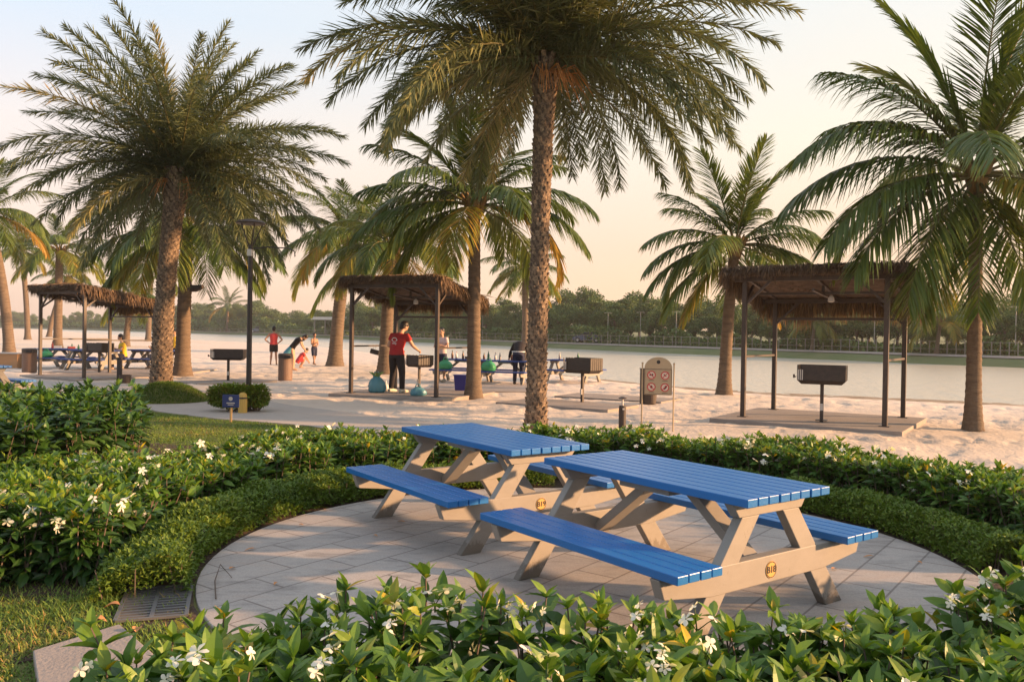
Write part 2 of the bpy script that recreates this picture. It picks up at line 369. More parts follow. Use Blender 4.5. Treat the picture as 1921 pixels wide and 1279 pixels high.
def sheet(name, poly, z, m, label, grid=None):
    mb = MB(); mb.prism(poly, z-.12, z, 'z'); o = mb.build(name, m); return tag(o, label, kind='structure')
sheet('lawn', lawn_poly, 0.0, m_lawn, 'dry green lawn around the planting beds')
sheet('path', path_poly, 0.012, m_path, 'grey concrete path between the lawn and the sand')
mb = MB(); mb.prism([(CX+CR*math.cos(a), CY+CR*math.sin(a)) for a in np.linspace(0, 2*math.pi, 96, endpoint=False)], -.1, .018, 'z')
tag(mb.build('paved_circle', m_pave, bevel=.006), 'round terrace of grey stone paving under the two front tables', kind='structure')
# soil beds
def ring_poly(r0, r1, a0, a1, n=40):
    A = np.radians(np.linspace(a0, a1, n))
    return [(CX+r1*math.cos(a), CY+r1*math.sin(a)) for a in A]+[(CX+r0*math.cos(a), CY+r0*math.sin(a)) for a in A[::-1]]
mb = MB(); mb.prism(ring_poly(CR+.02, 4.35, -128, 215), -.09, .008, 'z')
tag(mb.build('planting_bed', m_soil), 'dark soil bed ringing the paved circle', kind='structure')
left_bed = [(-8.6, 4.9), (-3.2, 4.85), (-2.35, 5.0), (-2.6, 6.5), (-3.7, 8.4), (-3.9, 11.2), (-9.5, 13.0)]
mb = MB(); mb.prism(left_bed, -.08, .012, 'z'); tag(mb.build('left_planting_bed', m_soil), 'dark soil under the left hedges', kind='structure')

# ------------------------------------------------------------------ lake
def water_mat():
    m = bpy.data.materials.new('lake_water'); m.use_nodes = True; t = m.node_tree; n = t.nodes; l = t.links; p = n['Principled BSDF']
    p.inputs['Base Color'].default_value = (.50,.47,.38, 1); p.inputs['Roughness'].default_value = .24; p.inputs['IOR'].default_value = 1.33
    tcn = n.new('ShaderNodeTexCoord'); mp = n.new('ShaderNodeMapping'); mp.inputs['Scale'].default_value = (1.2, .55, 1); mp.inputs['Rotation'].default_value = (0, 0, .35); l.new(tcn.outputs['Object'], mp.inputs[0])
    nz = n.new('ShaderNodeTexNoise'); nz.inputs['Scale'].default_value = 1.6; nz.inputs['Detail'].default_value = 5; nz.inputs['Roughness'].default_value = .6; l.new(mp.outputs[0], nz.inputs['Vector'])
    bp = n.new('ShaderNodeBump'); bp.inputs['Strength'].default_value = .8; bp.inputs['Distance'].default_value = .10; l.new(nz.outputs['Fac'], bp.inputs['Height']); l.new(bp.outputs[0], p.inputs['Normal'])
    return m
mb = MB(); mb.add([(-1700, 5, WZ), (900, 5, WZ), (900, 1700, WZ), (-1700, 1700, WZ)], [(0, 1, 2, 3)])
tag(mb.build('lake_water', water_mat()), 'pale rippled lake water', kind='structure')

# far bank
def bank():
    px = np.concatenate([np.linspace(-1500, 0, 12)[:-1], np.linspace(0, 2000, 120), np.linspace(2000, 5000, 14)[1:]])
    th = np.array([bearing(p) for p in px]); D = far_d(th)
    offs = [(-3, -1.2), (0, WZ-.02), (.3, -.2), (2.5, .25), (5, .45), (11, .5), (30, .6), (80, 1.0), (300, 4.0), (1200, 10.0)]
    V = []
    for o, z in offs:
        rr_ = D+o; V.append(np.stack([rr_*np.sin(th), rr_*np.cos(th), np.full_like(th, z)], -1))
    V = np.array(V); h, wd = V.shape[:2]; i = np.arange(h*wd).reshape(h, wd)
    Q = np.stack([i[:-1, :-1], i[1:, :-1], i[1:, 1:], i[:-1, 1:]], -1).reshape(-1, 4)[:, ::-1]
    o = link_mesh('far_bank', make_mesh('far_bank', V, Q, mat('bank_grass', (.09,.13,.04), .95, noise=(.25, (.15,.16,.07), .2, S1)), smooth=True))
    tag(o, 'grassy far bank across the lake', kind='structure')
    # promenade on the bank
    V = []
    for o_, z in ((2.4, .24), (2.5, .36), (3.6, .40), (3.8, .30)):
        rr_ = D+o_; V.append(np.stack([rr_*np.sin(th), rr_*np.cos(th), np.full_like(th, z)+.05], -1))
    V = np.array(V); h, wd = V.shape[:2]; i = np.arange(h*wd).reshape(h, wd)
    Q = np.stack([i[:-1, :-1], i[1:, :-1], i[1:, 1:], i[:-1, 1:]], -1).reshape(-1, 4)[:, ::-1]
    tag(link_mesh('far_path', make_mesh('far_path', V, Q, m_conc)), 'pale path along the top of the far bank', kind='structure')
bank()

# ------------------------------------------------------------------ leaves
def norm(a): return a/np.maximum(np.linalg.norm(a, axis=-1, keepdims=True), 1e-9)
def leaves(P, D, L, Wd, curl=.25, fold=.18, rows=4, roll=None, prof=None):
    """folded elliptic leaves. returns V (N*(rows+1)*3,3), Q"""
    n = len(P); D = norm(D); up = np.tile([0, 0, 1.], (n, 1)); sd_ = norm(np.cross(D, up)+1e-6)
    nr = np.cross(sd_, D)
    if roll is not None:
        c, s = np.cos(roll)[:, None], np.sin(roll)[:, None]; sd2 = sd_*c+nr*s; nr = -sd_*s+nr*c; sd_ = sd2
    t = np.linspace(0, 1, rows+1)
    wp = np.sin(np.pi*np.clip(t, 0, 1)**.85)**.8*.5 if prof is None else np.asarray(prof)*.5
    wp = np.maximum(wp, .02)
    mid = P[:, None]+D[:, None]*(L[:, None]*t)[..., None]-nr[:, None]*(curl*L[:, None]*t**2)[..., None]
    off = sd_[:, None]*(Wd[:, None]*wp)[..., None]; lift = nr[:, None]*(fold*Wd[:, None]*wp*2)[..., None]
    V = np.stack([mid-off+lift, mid, mid+off+lift], 2)   # n,rows+1,3,3
    i = np.arange(n*(rows+1)*3).reshape(n, rows+1, 3)
    Q = np.stack([i[:, :-1, :-1], i[:, :-1, 1:], i[:, 1:, 1:], i[:, 1:, :-1]], -1).reshape(-1, 4)
    return V.reshape(-1, 3), Q, rows*2
def strips(P, D, L, Wd, nseg=3, droop=.4, prof=None, roll=None):
    n = len(P); D = norm(D); g = np.array([0, 0, -1.])
    sd_ = norm(np.cross(D, np.tile(g, (n, 1)))+1e-6)
    if roll is not None:
        nr = np.cross(sd_, D); sd_ = sd_*np.cos(roll)[:, None]+nr*np.sin(roll)[:, None]
    t = np.linspace(0, 1, nseg+1)
    wp = np.array([.45, 1, .8, .08]) if (prof is None and nseg == 3) else (np.array([.6, 1, .08]) if prof is None else np.asarray(prof))
    dr = droop if hasattr(droop, '__len__') else np.full(n, droop)
    cur = P[:, None]+D[:, None]*(L[:, None]*(t-.25*t*t*0))[..., None]+g*(dr[:, None]*L[:, None]*t**2)[..., None]
    # pull in so long drooping leaflets keep their length
    cur = cur-D[:, None]*(dr[:, None]*L[:, None]*.35*t**2)[..., None]
    off = sd_[:, None]*(Wd[:, None]*wp*.5)[..., None]
    V = np.stack([cur-off, cur+off], 2)
    i = np.arange(n*(nseg+1)*2).reshape(n, nseg+1, 2)
    Q = np.stack([i[:, :-1, 0], i[:, :-1, 1], i[:, 1:, 1], i[:, 1:, 0]], -1).reshape(-1, 4)
    return V.reshape(-1, 3), Q, nseg

# ------------------------------------------------------------------ palms
def frond_curve(az, el, length, droop, ns=26, twist=0.0):
    s = np.linspace(0, 1, ns); e = el-droop*s**1.25
    a = az+twist*s
    d = np.stack([np.cos(a)*np.cos(e), np.sin(a)*np.cos(e), np.sin(e)], -1)
    p = np.concatenate([[np.zeros(3)], np.cumsum(d[:-1]*length/(ns-1), axis=0)])
    return p, d
def palm_crown(kind, fronds, rg):
    """fronds: list of (az, el, length, droop, tint) ; returns mesh arrays"""
    Vs, Qs, Ts, Ms = [], [], [], []; off = 0
    for (az, el, ln, dr, tn) in fronds:
        p, d = frond_curve(az, el, ln, dr, twist=rg.uniform(-.15, .15))
        start = .05 if kind == 'date' else .16
        nl = int((165 if kind == 'date' else 108)*max(ln, 1.6)/3.4)
        s = np.sort(np.concatenate([np.linspace(start, .995, nl)]*2)+rg.uniform(-.003, .003, 2*nl)); s = np.clip(s, 0, .999)
        x = s*(len(p)-1); i0 = np.floor(x).astype(int).clip(0, len(p)-2); f = (x-i0)[:, None]
        P = p[i0]*(1-f)+p[i0+1]*f; D = norm(d[i0]*(1-f)+d[i0+1]*f)
        side = np.where(np.arange(2*nl) % 2 == 0, 1., -1.)
        S = norm(np.cross(D, np.array([0, 0, 1.]))+1e-5)
        U = np.cross(S, D)
        if kind == 'date':
            ang = rg.uniform(-.95, 1.05, 2*nl)
            lat = S*(side*np.cos(ang))[:, None]+U*np.sin(ang)[:, None]
            fa = np.radians(rg.uniform(42, 74, 2*nl))*(1-.42*s)
            dd = D*np.cos(fa)[:, None]+lat*np.sin(fa)[:, None]
            L = (.44*np.sin(np.pi*(.16+.80*s))**.6+.05)*rg.uniform(.8, 1.15, 2*nl)*(ln/3.4)**.5
            Wd = np.full(2*nl, .024)*rg.uniform(.8, 1.2, 2*nl)
            V, Q, k = strips(P, dd, L, Wd, 2, rg.uniform(.0, .25, 2*nl), roll=rg.uniform(-.9, .9, 2*nl))
        else:
            ang = rg.uniform(-.25, .10, 2*nl)+.10
            lat = S*(side*np.cos(ang))[:, None]+U*np.sin(ang)[:, None]
            fa = np.radians(62-34*s+rg.uniform(-6, 6, 2*nl))
            dd = D*np.cos(fa)[:, None]+lat*np.sin(fa)[:, None]
            L = (.92*np.sin(np.pi*np.clip(.14+.80*s, 0, 1))**.65+.06)*rg.uniform(.85, 1.1, 2*nl)*(ln/3.4)**.6
            Wd = .040*np.ones(2*nl)*rg.uniform(.8, 1.15, 2*nl)
            ed = np.abs(np.sin(e_ := (el-dr*s**1.25)))
            droopf = (.14+.46*np.cos(e_).clip(0, 1)*rg.uniform(.35, 1.2, 2*nl))*(1.0 if el < 1.0 else .45)
            V, Q, k = strips(P, dd, L, Wd, 3, droopf, roll=rg.uniform(-.6, .6, 2*nl))
        Vs.append(V); Qs.append(Q+off); off += len(V)
        Ts.append(np.repeat(np.clip(tn+rg.normal(0, .09, 2*nl)+.08*(s-.5), 0, 1), k)); Ms.append(np.zeros(len(Q), int))
        # rachis
        mb = MB(); rad = np.linspace(.032 if kind != 'date' else .026, .004, len(p)); sel = list(range(0, len(p), 3))+[len(p)-1]
        mb.tube(p[sel], rad[sel], 5, cap=False)
        V = np.concatenate(mb.V); Q = np.array(mb.F[4])
        Vs.append(V); Qs.append(Q+off); off += len(V); Ts.append(np.full(len(Q), .7)); Ms.append(np.ones(len(Q), int))
    return np.concatenate(Vs), np.concatenate(Qs), np.concatenate(Ts), np.concatenate(Ms)

def coco_trunk(h, r0, lean, rg, bend=.3):
    n = int(h/.045); t = np.linspace(0, 1, n)
    pts = [(lean[0]*(bend*a+(1-bend)*a*a), lean[1]*(bend*a+(1-bend)*a*a), h*a-.15*(1-a)) for a in t]
    rad = r0*(1.0-.18*t)+r0*.75*np.exp(-t*h/.35)+r0*.05*((np.arange(n) % 3) == 0)+rg.uniform(-.012, .012, n)*r0
    mb = MB(); mb.tube(pts, list(rad), 18); return mb, pts[-1]
def date_trunk(h, r0, lean, rg):
    n = 40; t = np.linspace(0, 1, n)
    pts = np.array([(lean[0]*a*a, lean[1]*a*a, h*a-.12*(1-a)) for a in t])
    rad = r0*(.86+.04*np.sin(t*9))+r0*.35*np.exp(-t*h/.3)
    core = MB(); core.tube(pts, list(rad), 16)
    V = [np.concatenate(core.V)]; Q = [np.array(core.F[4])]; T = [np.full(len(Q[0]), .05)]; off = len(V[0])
    vs, qs, ts = [], [], []
    rows = int(h/.072); ncol = 9
    for i in range(rows):
        a = (i+.5)/rows; z = h*a
        if a*h < .05: continue
        c = np.array([np.interp(a, t, pts[:, 0]), np.interp(a, t, pts[:, 1]), z]); rr_ = float(np.interp(a, t, rad))
        boot = max(0, (z-(h-1.0))/1.0)
        for k in range(ncol):
            ph = 2*math.pi*(k+.5*(i % 2)+.12*i)/ncol+rg.uniform(-.07, .07)
            o = np.array([math.cos(ph), math.sin(ph), 0]); s_ = np.array([-math.sin(ph), math.cos(ph), 0])
            wd = 2*math.pi*rr_/ncol*.55*rg.uniform(.8, 1.1); hh = .115*rg.uniform(.8, 1.15)+boot*.12; pr = .030*rg.uniform(.5, 1.5)+boot*.10*rg.uniform(.5, 1.2)
            b = c+o*(rr_-.012)
            P = [b-s_*wd*.9-np.array([0,0,hh*.15]), b+s_*wd*.9-np.array([0,0,hh*.15]), b-np.array([0,0,hh*.55])+o*.004,
                 b-s_*wd*.62+o*pr+np.array([0,0,hh*.42]), b+s_*wd*.62+o*pr+np.array([0,0,hh*.42]), b-s_*wd*.55+np.array([0,0,hh*.5]), b+s_*wd*.55+np.array([0,0,hh*.5])]
            j = len(vs); vs += P; qs += [(j+0, j+2, j+3, j+3), (j+2, j+1, j+4, j+3), (j+3, j+4, j+6, j+5), (j+0, j+3, j+5, j+5), (j+1, j+6, j+4, j+4)]
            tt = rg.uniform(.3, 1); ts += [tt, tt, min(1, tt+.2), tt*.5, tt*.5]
    qa = np.array(qs)
    # split degenerate quads to triangles
    tri = qa[qa[:, 2] == qa[:, 3]][:, :3]; tq = np.array(ts)[qa[:, 2] == qa[:, 3]]; qu = qa[qa[:, 2] != qa[:, 3]]; tu = np.array(ts)[qa[:, 2] != qa[:, 3]]
    VV = np.concatenate([V[0], np.array(vs)]); caps = [np.array(f) for k_, f in core.F.items() if k_ != 4]
    return VV, [Q[0], qu+off, tri+off], np.concatenate([T[0], tu, tq]), pts[-1]

GA = 2.39996
def auto_fronds(kind, n, ln, rg, lowest=132):
    out_ = []
    for i in range(n):
        u = (i+.5)/n
        az = i*GA+rg.uniform(-.15, .15)
        if kind == 'date':
            el = R(84-lowest*u**.82)+rg.uniform(-.12, .12); dr = R(30+52*min(1, u*1.4)) * rg.uniform(.8, 1.15)
            if el < 0: dr *= .6
            l = ln*(.80+.2*math.sin(math.pi*min(1, u+.15)))*rg.uniform(.9, 1.06); tn = .22+.24*rg.random()+(.35 if rg.random() < .12 else 0)
        else:
            el = R(84-100*u)+rg.uniform(-.1, .1); dr = R(35+62*min(1, u*1.5))*rg.uniform(.8, 1.15)
            if el < 0: dr *= .75
            l = ln*(.78+.22*min(1, u*2.5))*rg.uniform(.9, 1.06); tn = .30+.25*rg.random()+(.42*rg.random() if u > .72 else 0)
        out_.append((az, el, l, dr, min(tn, .97)))
    return out_

def make_palm(kind, name, label, base, top, r0, nf, fl, seed, group, fronds=None, lowest=132, open_front=False):
    """base: ground point, top: world point of the crown's heart"""
    rg = np.random.default_rng(seed)
    base = np.array(base, float); top = np.array(top, float)
    root = thing(name, label, 'palm tree', tuple(base), 0, group)
    h = top[2]-base[2]; lean = (top[0]-base[0], top[1]-base[1])
    if kind == 'date':
        V, Fs, T, tp = date_trunk(h, r0, lean, rg); link_mesh('trunk', make_mesh('trunk', V, Fs, m_bark, tint=T), root)
    else:
        mb, tp = coco_trunk(h, r0, lean, rg); mb.build('trunk', m_cbark, root, smooth=True)
        # fibrous sheath under the crown
        m2 = MB()
        for k in range(14):
            a = k*GA; m2.tube([(tp[0]+.6*r0*math.cos(a), tp[1]+.6*r0*math.sin(a), tp[2]-.30+rg.uniform(-.05, .05)), (tp[0]+1.2*r0*math.cos(a), tp[1]+1.2*r0*math.sin(a), tp[2]+.02), (tp[0]+2.2*r0*math.cos(a), tp[1]+2.2*r0*math.sin(a), tp[2]+.30)], [.055, .06, .022], 6)
        m2.build('leaf_sheath', mat('sheath', (.24,.16,.07), .9) if 'sheath' not in bpy.data.materials else bpy.data.materials['sheath'], root)
    fr = (fronds or [])+auto_fronds(kind, nf, fl, rg, lowest)
    if open_front: fr = [f for f in fr if not (f[1] < R(34) and math.cos(f[0]+math.pi/2) > .72)]   # old fronds pruned off on one side
    V, Q, T, Mi = palm_crown(kind, fr, rg)
    link_mesh('crown', make_mesh('crown', V+np.array(tp), Q, [m_coco if kind != 'date' else m_date, m_rachis], tint=T, midx=Mi), root)
    if kind == 'date':
        m3 = MB()
        for k in range(10):
            a = rg.uniform(-2.4, .6); l = rg.uniform(.5, .9)
            b = np.array([math.cos(a), math.sin(a), 0]); p0 = np.array(tp)+b*r0*.9+[0, 0, -.25]
            for q in range(5):
                b2 = b+rg.uniform(-.35, .35, 3); m3.tube([p0, p0+b2*l*.35+[0, 0, .0], p0+b2*l*.6+[0, 0, -l*.5]], [.012, .009, .004], 4)
        m3.build('flower_stalk', bpy.data.materials.get('flower_stalk') or mat('flower_stalk', (.42,.19,.06), .7), root)
    return root

def D2(px, py, y): return atd(px, py, y)
Gp = 'date palms rising in front of the shelters'
Gc = 'coconut palms on the sand'
b = at(302, 742); bt = atd(336, 322, b[1]); make_palm('date', 'date_palm', 'bushy date palm on the grass mound left of the lamp post, trunk sunlit orange', b, bt, .25, 108, 4.0, 11, Gp, lowest=112, open_front=True)
b = at(1005, 812); bt = atd(1024, 112, b[1]); make_palm('date', 'date_palm', 'tallest date palm behind the two blue tables, crown cut by the top of the photo', b, bt, .172, 108, 4.2, 12, Gp, lowest=95, open_front=True)
def pf(deg, length, droopdeg, depth=0.0, tint=.35):
    """a frond seen leaving at an angle in the picture plane: deg from the right, depth towards the viewer"""
    a = R(deg); v = np.array([math.cos(a), -depth, math.sin(a)]); v = v/np.linalg.norm(v)
    return (math.atan2(v[1], v[0]), math.asin(v[2]), length, R(droopdeg), tint)
b = at(1825, 806); bt = atd(1832, 330, b[1])
make_palm('coconut', 'coconut_palm', 'large coconut palm at the right edge, right of the empty shelter', b, bt, .13, 12, 3.5, 21, Gc,
  fronds=[pf(126, 3.6, 58, .1), pf(140, 3.9, 88, .15, .3), pf(160, 3.9, 74, .1, .28), pf(178, 3.7, 60, .3, .35), pf(194, 3.4, 50, .3, .4), pf(215, 3.2, 45, .5, .45), pf(95, 3.7, 30, .25, .3), pf(104, 3.8, 26, -.1, .35), pf(84, 3.8, 28, .1, .35), pf(70, 3.6, 50, .2), pf(48, 3.6, 70, .2), pf(25, 3.6, 70, .1), pf(5, 3.5, 60, .3), pf(-20, 3.0, 45, .4, .45), pf(250, 3.0, 25, .8, .45), pf(270, 2.8, 15, .9, .55), pf(-60, 2.9, 25, .5, .7), pf(232, 3.0, 30, .3, .5)])
b = ga(1358, 740); bt = atd(1379, 462, b[1])
make_palm('coconut', 'coconut_palm', 'coconut palm between the warning sign and the right shelter, low fronds turned yellow', b, bt, .17, 12, 2.7, 22, Gc,
  fronds=[pf(108, 2.9, 25, .2, .4), pf(84, 3.0, 22, .2, .5), pf(70, 2.8, 30, .1, .4), pf(128, 2.7, 45, .1), pf(150, 2.8, 70, .1), pf(166, 2.8, 70, .1), pf(182, 2.9, 60, .1, .3), pf(205, 2.9, 45, .2, .5), pf(222, 2.6, 30, .2, .75), pf(45, 2.8, 55, .1), pf(25, 2.9, 60, .1), pf(5, 2.8, 55, .1), pf(-25, 2.6, 40, .2, .75), pf(-50, 2.4, 30, .3, .9)])
b = at(888, 745); bt = atd(890, 388, b[1]); make_palm('coconut', 'coconut_palm', 'coconut palm standing right of the middle shelter beside the blue crate', b, bt, .17, 18, 3.1, 23, Gc,
  fronds=[pf(92, 3.4, 20, .3, .45), pf(84, 3.5, 22, .2, .7), pf(100, 3.3, 22, .1, .4), pf(76, 3.2, 26, .1, .4), pf(150, 3.0, 60, .2, .25), pf(170, 3.2, 60, .3, .3), pf(130, 3.1, 50, .1, .3), pf(190, 3.0, 55, .3, .35), pf(30, 3.2, 75, .2, .35), pf(12, 3.2, 75, .1, .4), pf(55, 3.0, 60, -.3, .35)])
b = ga(722, 702); bt = atd(735, 470, b[1]); make_palm('coconut', 'coconut_palm', 'leaning coconut palm rising through the view of the middle shelter behind the red shirted person', b, bt, .25, 26, 3.6, 24, Gc)
b = ga(628, 686); bt = atd(655, 450, b[1]); make_palm('coconut', 'coconut_palm', 'sunlit coconut palm on open sand left of the middle shelter', b, bt, .30, 26, 3.8, 25, Gc)
b = ga(342, 704); bt = atd(352, 430, b[1]); make_palm('coconut', 'coconut_palm', 'coconut palm just behind the left date palm trunk', b, bt, .24, 26, 3.7, 26, Gc, fronds=[pf(175, 3.7, 60, .2), pf(200, 3.6, 45, .2), pf(5, 3.7, 60, .1), pf(-20, 3.4, 45, .1)])
b = ga(985, 692); bt = atd(985, 505, b[1]); make_palm('coconut', 'coconut_palm', 'coconut palm hidden behind the tall date palm trunk with yellow hanging fronds', b, bt, .24, 22, 3.2, 27, Gc, fronds=[pf(195, 2.9, 40, .1, .75), pf(215, 2.8, 30, .1, .8), pf(-20, 3.0, 40, .1, .6), pf(-40, 2.9, 30, .1, .85)])
# left background palms: (base px, crown px, distance)
for i, (bx, by, tx, ty, fl, r, lab) in enumerate([
    (52, 637, 40, 470, 4.2, .30, 'leftmost small coconut palm on the far sand, thin trunk by the lake'),
    (108, 655, 112, 470, 3.6, .28, 'coconut palm with feathery crown above the left end of the left shelter'),
    (92, 632, 128, 520, 4.6, .32, 'slanting coconut palm behind the left shelter roof'),
    (236, 650, 248, 560, 3.4, .26, 'small yellowed coconut palm seen under the left shelter roof'),
    (278, 640, 285, 500, 4.5, .30, 'coconut palm behind the seated people at the left shelter'),
    (18, 668, -25, 400, 4.0, .26, 'coconut palm off the left edge, fronds reaching into the photo')]):
    b = ga(bx, by); bt = atd(tx, ty, b[1]); make_palm('coconut', 'coconut_palm', lab, b, bt, r, 22, fl, 40+i, Gc)
# palms across the lake
fp = [(1760, 690, 1765, 605, 3.6, 'coconut palm on the far bank right of the empty shelter'), (1520, 672, 1530, 600, 3.4, 'far bank coconut palm framed by the empty shelter'), (425, 629, 428, 575, 10, 'single pale trunked palm on the far bank left of the lamp post')]
for i, (bx, by, tx, ty, fl, lab) in enumerate(fp):
    th = bearing(bx); dd = float(far_d(np.array(th)))+4.5; y = dd*math.cos(th)
    bt = atd(tx, ty, y); b = np.array([bt[0]-.3, y, .45]); make_palm('coconut', 'coconut_palm', lab, b, bt, .16 if fl < 6 else .4, 20, fl, 60+i, 'palms on the far bank')

# ------------------------------------------------------------------ picnic tables
def make_table(label, code, blue=m_blue, group=None, name='picnic_table'):
    t = thing(name, label, 'picnic table', group=group)
    L, Wt, bo, bw, hb, ht, th_ = 1.71, .755, .73, .345, .43, .75, .045
    mb = MB(); n = 8; pw = Wt/n
    for i in range(n): mb.box((0, -Wt/2+pw*(i+.5), ht-th_/2), (L-.004*(i % 3), pw-.011, th_))
    mb.build('tabletop', blue, t, bevel=.004)
    for s in (-1, 1):
        mb = MB(); pw2 = bw/4
        for i in range(4): mb.box((0, s*bo-bw/2+pw2*(i+.5), hb-th_/2), (L-.004*(i % 2), pw2-.008, th_))
        mb.build('bench_seat', blue, t, bevel=.004)
    for e in (-1, 1):
        X = e*.70; T = .068
        mb = MB(); mb.prism([(-.90, hb-th_-.004), (.90, hb-th_-.004), (.86, hb-th_-.11), (.50, hb-th_-.155), (-.50, hb-th_-.155), (-.86, hb-th_-.11)], X-T/2, X+T/2, 'x'); cb = mb.build('crossbeam', m_frame, t, bevel=.005)
        mb = MB(); mb.prism([(-.34, ht-th_-.003), (.34, ht-th_-.003), (.28, ht-th_-.085), (-.28, ht-th_-.085)], X-T/2+.002, X+T/2-.002, 'x'); mb.build('top_rail', m_frame, t, bevel=.005)
        for s in (-1, 1):
            mb = MB(); T2 = T-.006
            mb.prism([(s*.255, ht-th_-.084), (s*.105, ht-th_-.084), (s*.545, .0), (s*.715, .0)], X-T2/2, X+T2/2, 'x'); mb.build('leg', m_frame, t, bevel=.005)
        mb = MB(); mb.beam((X-e*.04, 0, hb-th_-.12), (e*.14, 0, ht-th_-.03), .12, .06); mb.build('brace', m_frame, t, bevel=.004)
    mb = MB(); mb.box((0, 0, ht-th_-.028), (.42, .55, .05)); mb.build('top_cleat', m_frame, t, bevel=.004)
    if code:
        mb = MB(); mb.prism([(.048*math.cos(a), .30+.048*math.sin(a)) for a in np.linspace(0, 2*math.pi, 28, endpoint=False)], .70+.034, .70+.038, 'x'); pl = mb.build('number_plate', bpy.data.materials.get('plate_yellow') or mat('plate_yellow', (.62,.36,.10), .5), t)
        mb = MB()
        for k in range(28):
            a0, a1 = 2*math.pi*k/28, 2*math.pi*(k+1)/28
            mb.add([(.7385, .046*math.cos(a0), .30+.046*math.sin(a0)), (.7385, .046*math.cos(a1), .30+.046*math.sin(a1)), (.7385, .041*math.cos(a1), .30+.041*math.sin(a1)), (.7385, .041*math.cos(a0), .30+.041*math.sin(a0))], [(0, 1, 2, 3)])
        mb.build('rim', m_ink, pl)
        cu = bpy.data.curves.new('number', 'FONT'); cu.body = code; cu.size = .052; cu.align_x = 'CENTER'; cu.align_y = 'CENTER'; cu.extrude = .0006; cu.offset = .0012; cu.materials.append(m_ink)
        o = bpy.data.objects.new('number', cu); me_ = bpy.data.meshes.new_from_object(o); bpy.data.objects.remove(o); o = bpy.data.objects.new('number', me_); COL.objects.link(o); o.parent = pl; o.location = (.7392, 0, .30); o.rotation_euler = (R(90), 0, R(90))
    return t
TG = 'blue picnic tables on the paved circle'
t1 = make_table('nearer blue picnic table numbered B18 on the paved circle', 'B18', group=TG); t1.location = (1.04, 5.25, .018); t1.rotation_euler = (0, 0, -.936)
t2 = make_table('farther blue picnic table numbered B19 on the paved circle', 'B19', group=TG); t2.location = (-.18, 6.95, .018); t2.rotation_euler = (0, 0, -.957)
ft = make_table('', None, m_bluefar, group='far picnic tables behind the shelters')
far_tabs = [(868, 716, -.25, 'cluttered picnic table behind the middle shelter, left of the coconut trunk'), (950, 720, -.3, 'picnic table with green bag in front of the bending person in black'), (1075, 716, -.5, 'picnic table behind the round grill right of the date palm trunk'),
            (112, 690, -.3, 'picnic table with food behind the left shelter, beside the brown bin'), (178, 694, -.2, 'picnic table seen through the left shelter posts'), (285, 692, -.35, 'picnic table where people in yellow sit')]
TABS = []
for i, (px, py, rz, lab) in enumerate(far_tabs):
    g = ga(px, py)
    if i == 0: o = ft; o['label'] = lab; o.location = g; o.rotation_euler = (0, 0, rz)
    else: o = dup(ft, g, rz, lab)
    TABS.append((g, rz))
o = dup(t1, (-11.45, 17.6, .012), -.5, 'blue picnic table cut by the left edge of the photo', 'far picnic tables behind the shelters')
for ch in list(o.children):
    if ch.name.startswith('number_plate'):
        for g_ in list(ch.children): bpy.data.objects.remove(g_)
        bpy.data.objects.remove(ch)

# ------------------------------------------------------------------ grills
def make_grill(label, grp='charcoal grills on posts'):
    t = thing('charcoal_grill', label, 'grill', group=grp)
    mb = MB(); mb.beam((0, 0, -.02), (0, 0, .66), .06, .06); mb.build('post', m_dark, t)
    mb = MB(); mb.box((0, 0, .03), (.20, .20, .012)); mb.build('base_plate', m_dark, t)
    W_, D_, H_ = .84, .48, .33; z0 = .66
    mb = MB(); T = .012
    mb.add([(-W_/2+.07, -D_/2+.05, z0), (W_/2-.07, -D_/2+.05, z0), (W_/2-.07, D_/2-.05, z0), (-W_/2+.07, D_/2-.05, z0), (-W_/2, -D_/2, z0+.07), (W_/2, -D_/2, z0+.07), (W_/2, D_/2, z0+.07), (-W_/2, D_/2, z0+.07)], [(0,3,2,1),(0,1,5,4),(1,2,6,5),(2,3,7,6),(3,0,4,7),(4,5,6,7)])
    # walls: front and back, right end solid; the left end is slotted
    mb.box((.04, -D_/2+T/2, z0+.07+H_/2-.035), (W_-.08, T, H_-.07)); mb.box((0, D_/2-T/2, z0+.07+H_/2-.035), (W_, T, H_-.07))
    for k in range(6): mb.box((W_/2-T/2, -D_/2+.045+k*(D_-.09)/5, z0+.07+H_/2-.035), (T, .062, H_-.07))
    for k in range(5): mb.box((-W_/2+T/2, -D_/2+.03+k*(D_-.06)/4, z0+.07+H_/2-.035), (T, .03, H_-.07))
    mb.build('firebox', m_black, t)
    mb = MB()
    for k in range(16): mb.beam((-W_/2+.03+k*(W_-.06)/15, -D_/2+.014, z0+.24), (-W_/2+.03+k*(W_-.06)/15, D_/2-.014, z0+.24), .008, .008)
    mb.build('grate', m_steel, t)
    for k in range(4):
        mb = MB(); mb.box((-W_/2+.025+k*.035, -D_/2-.004, z0+.07+.09), (.018, .01, .18)); mb.build('slot_bar', m_ltgrey if k < 3 else m_black, t)
    mb = MB(); mb.beam((-W_/2-.03, -.10, z0+.12), (-W_/2-.07, -.10, z0+.12), .02, .02); mb.beam((-W_/2-.07, -.10, z0+.10), (-W_/2-.07, -.10, z0+.16), .03, .03); mb.build('handle', m_dark, t)
    mb = MB(); mb.box((0, -.045, .26), (.05, .03, .12)); mb.build('tag_plate', m_ltgrey, t)
    return t
g0 = at(1541, 790, .08); gr = make_grill('black charcoal grill standing inside the empty right shelter'); gr.location = (g0[0], g0[1], .07); gr.rotation_euler = (0, 0, -.45); gr.scale = (1.0, 1.0, 1.06)
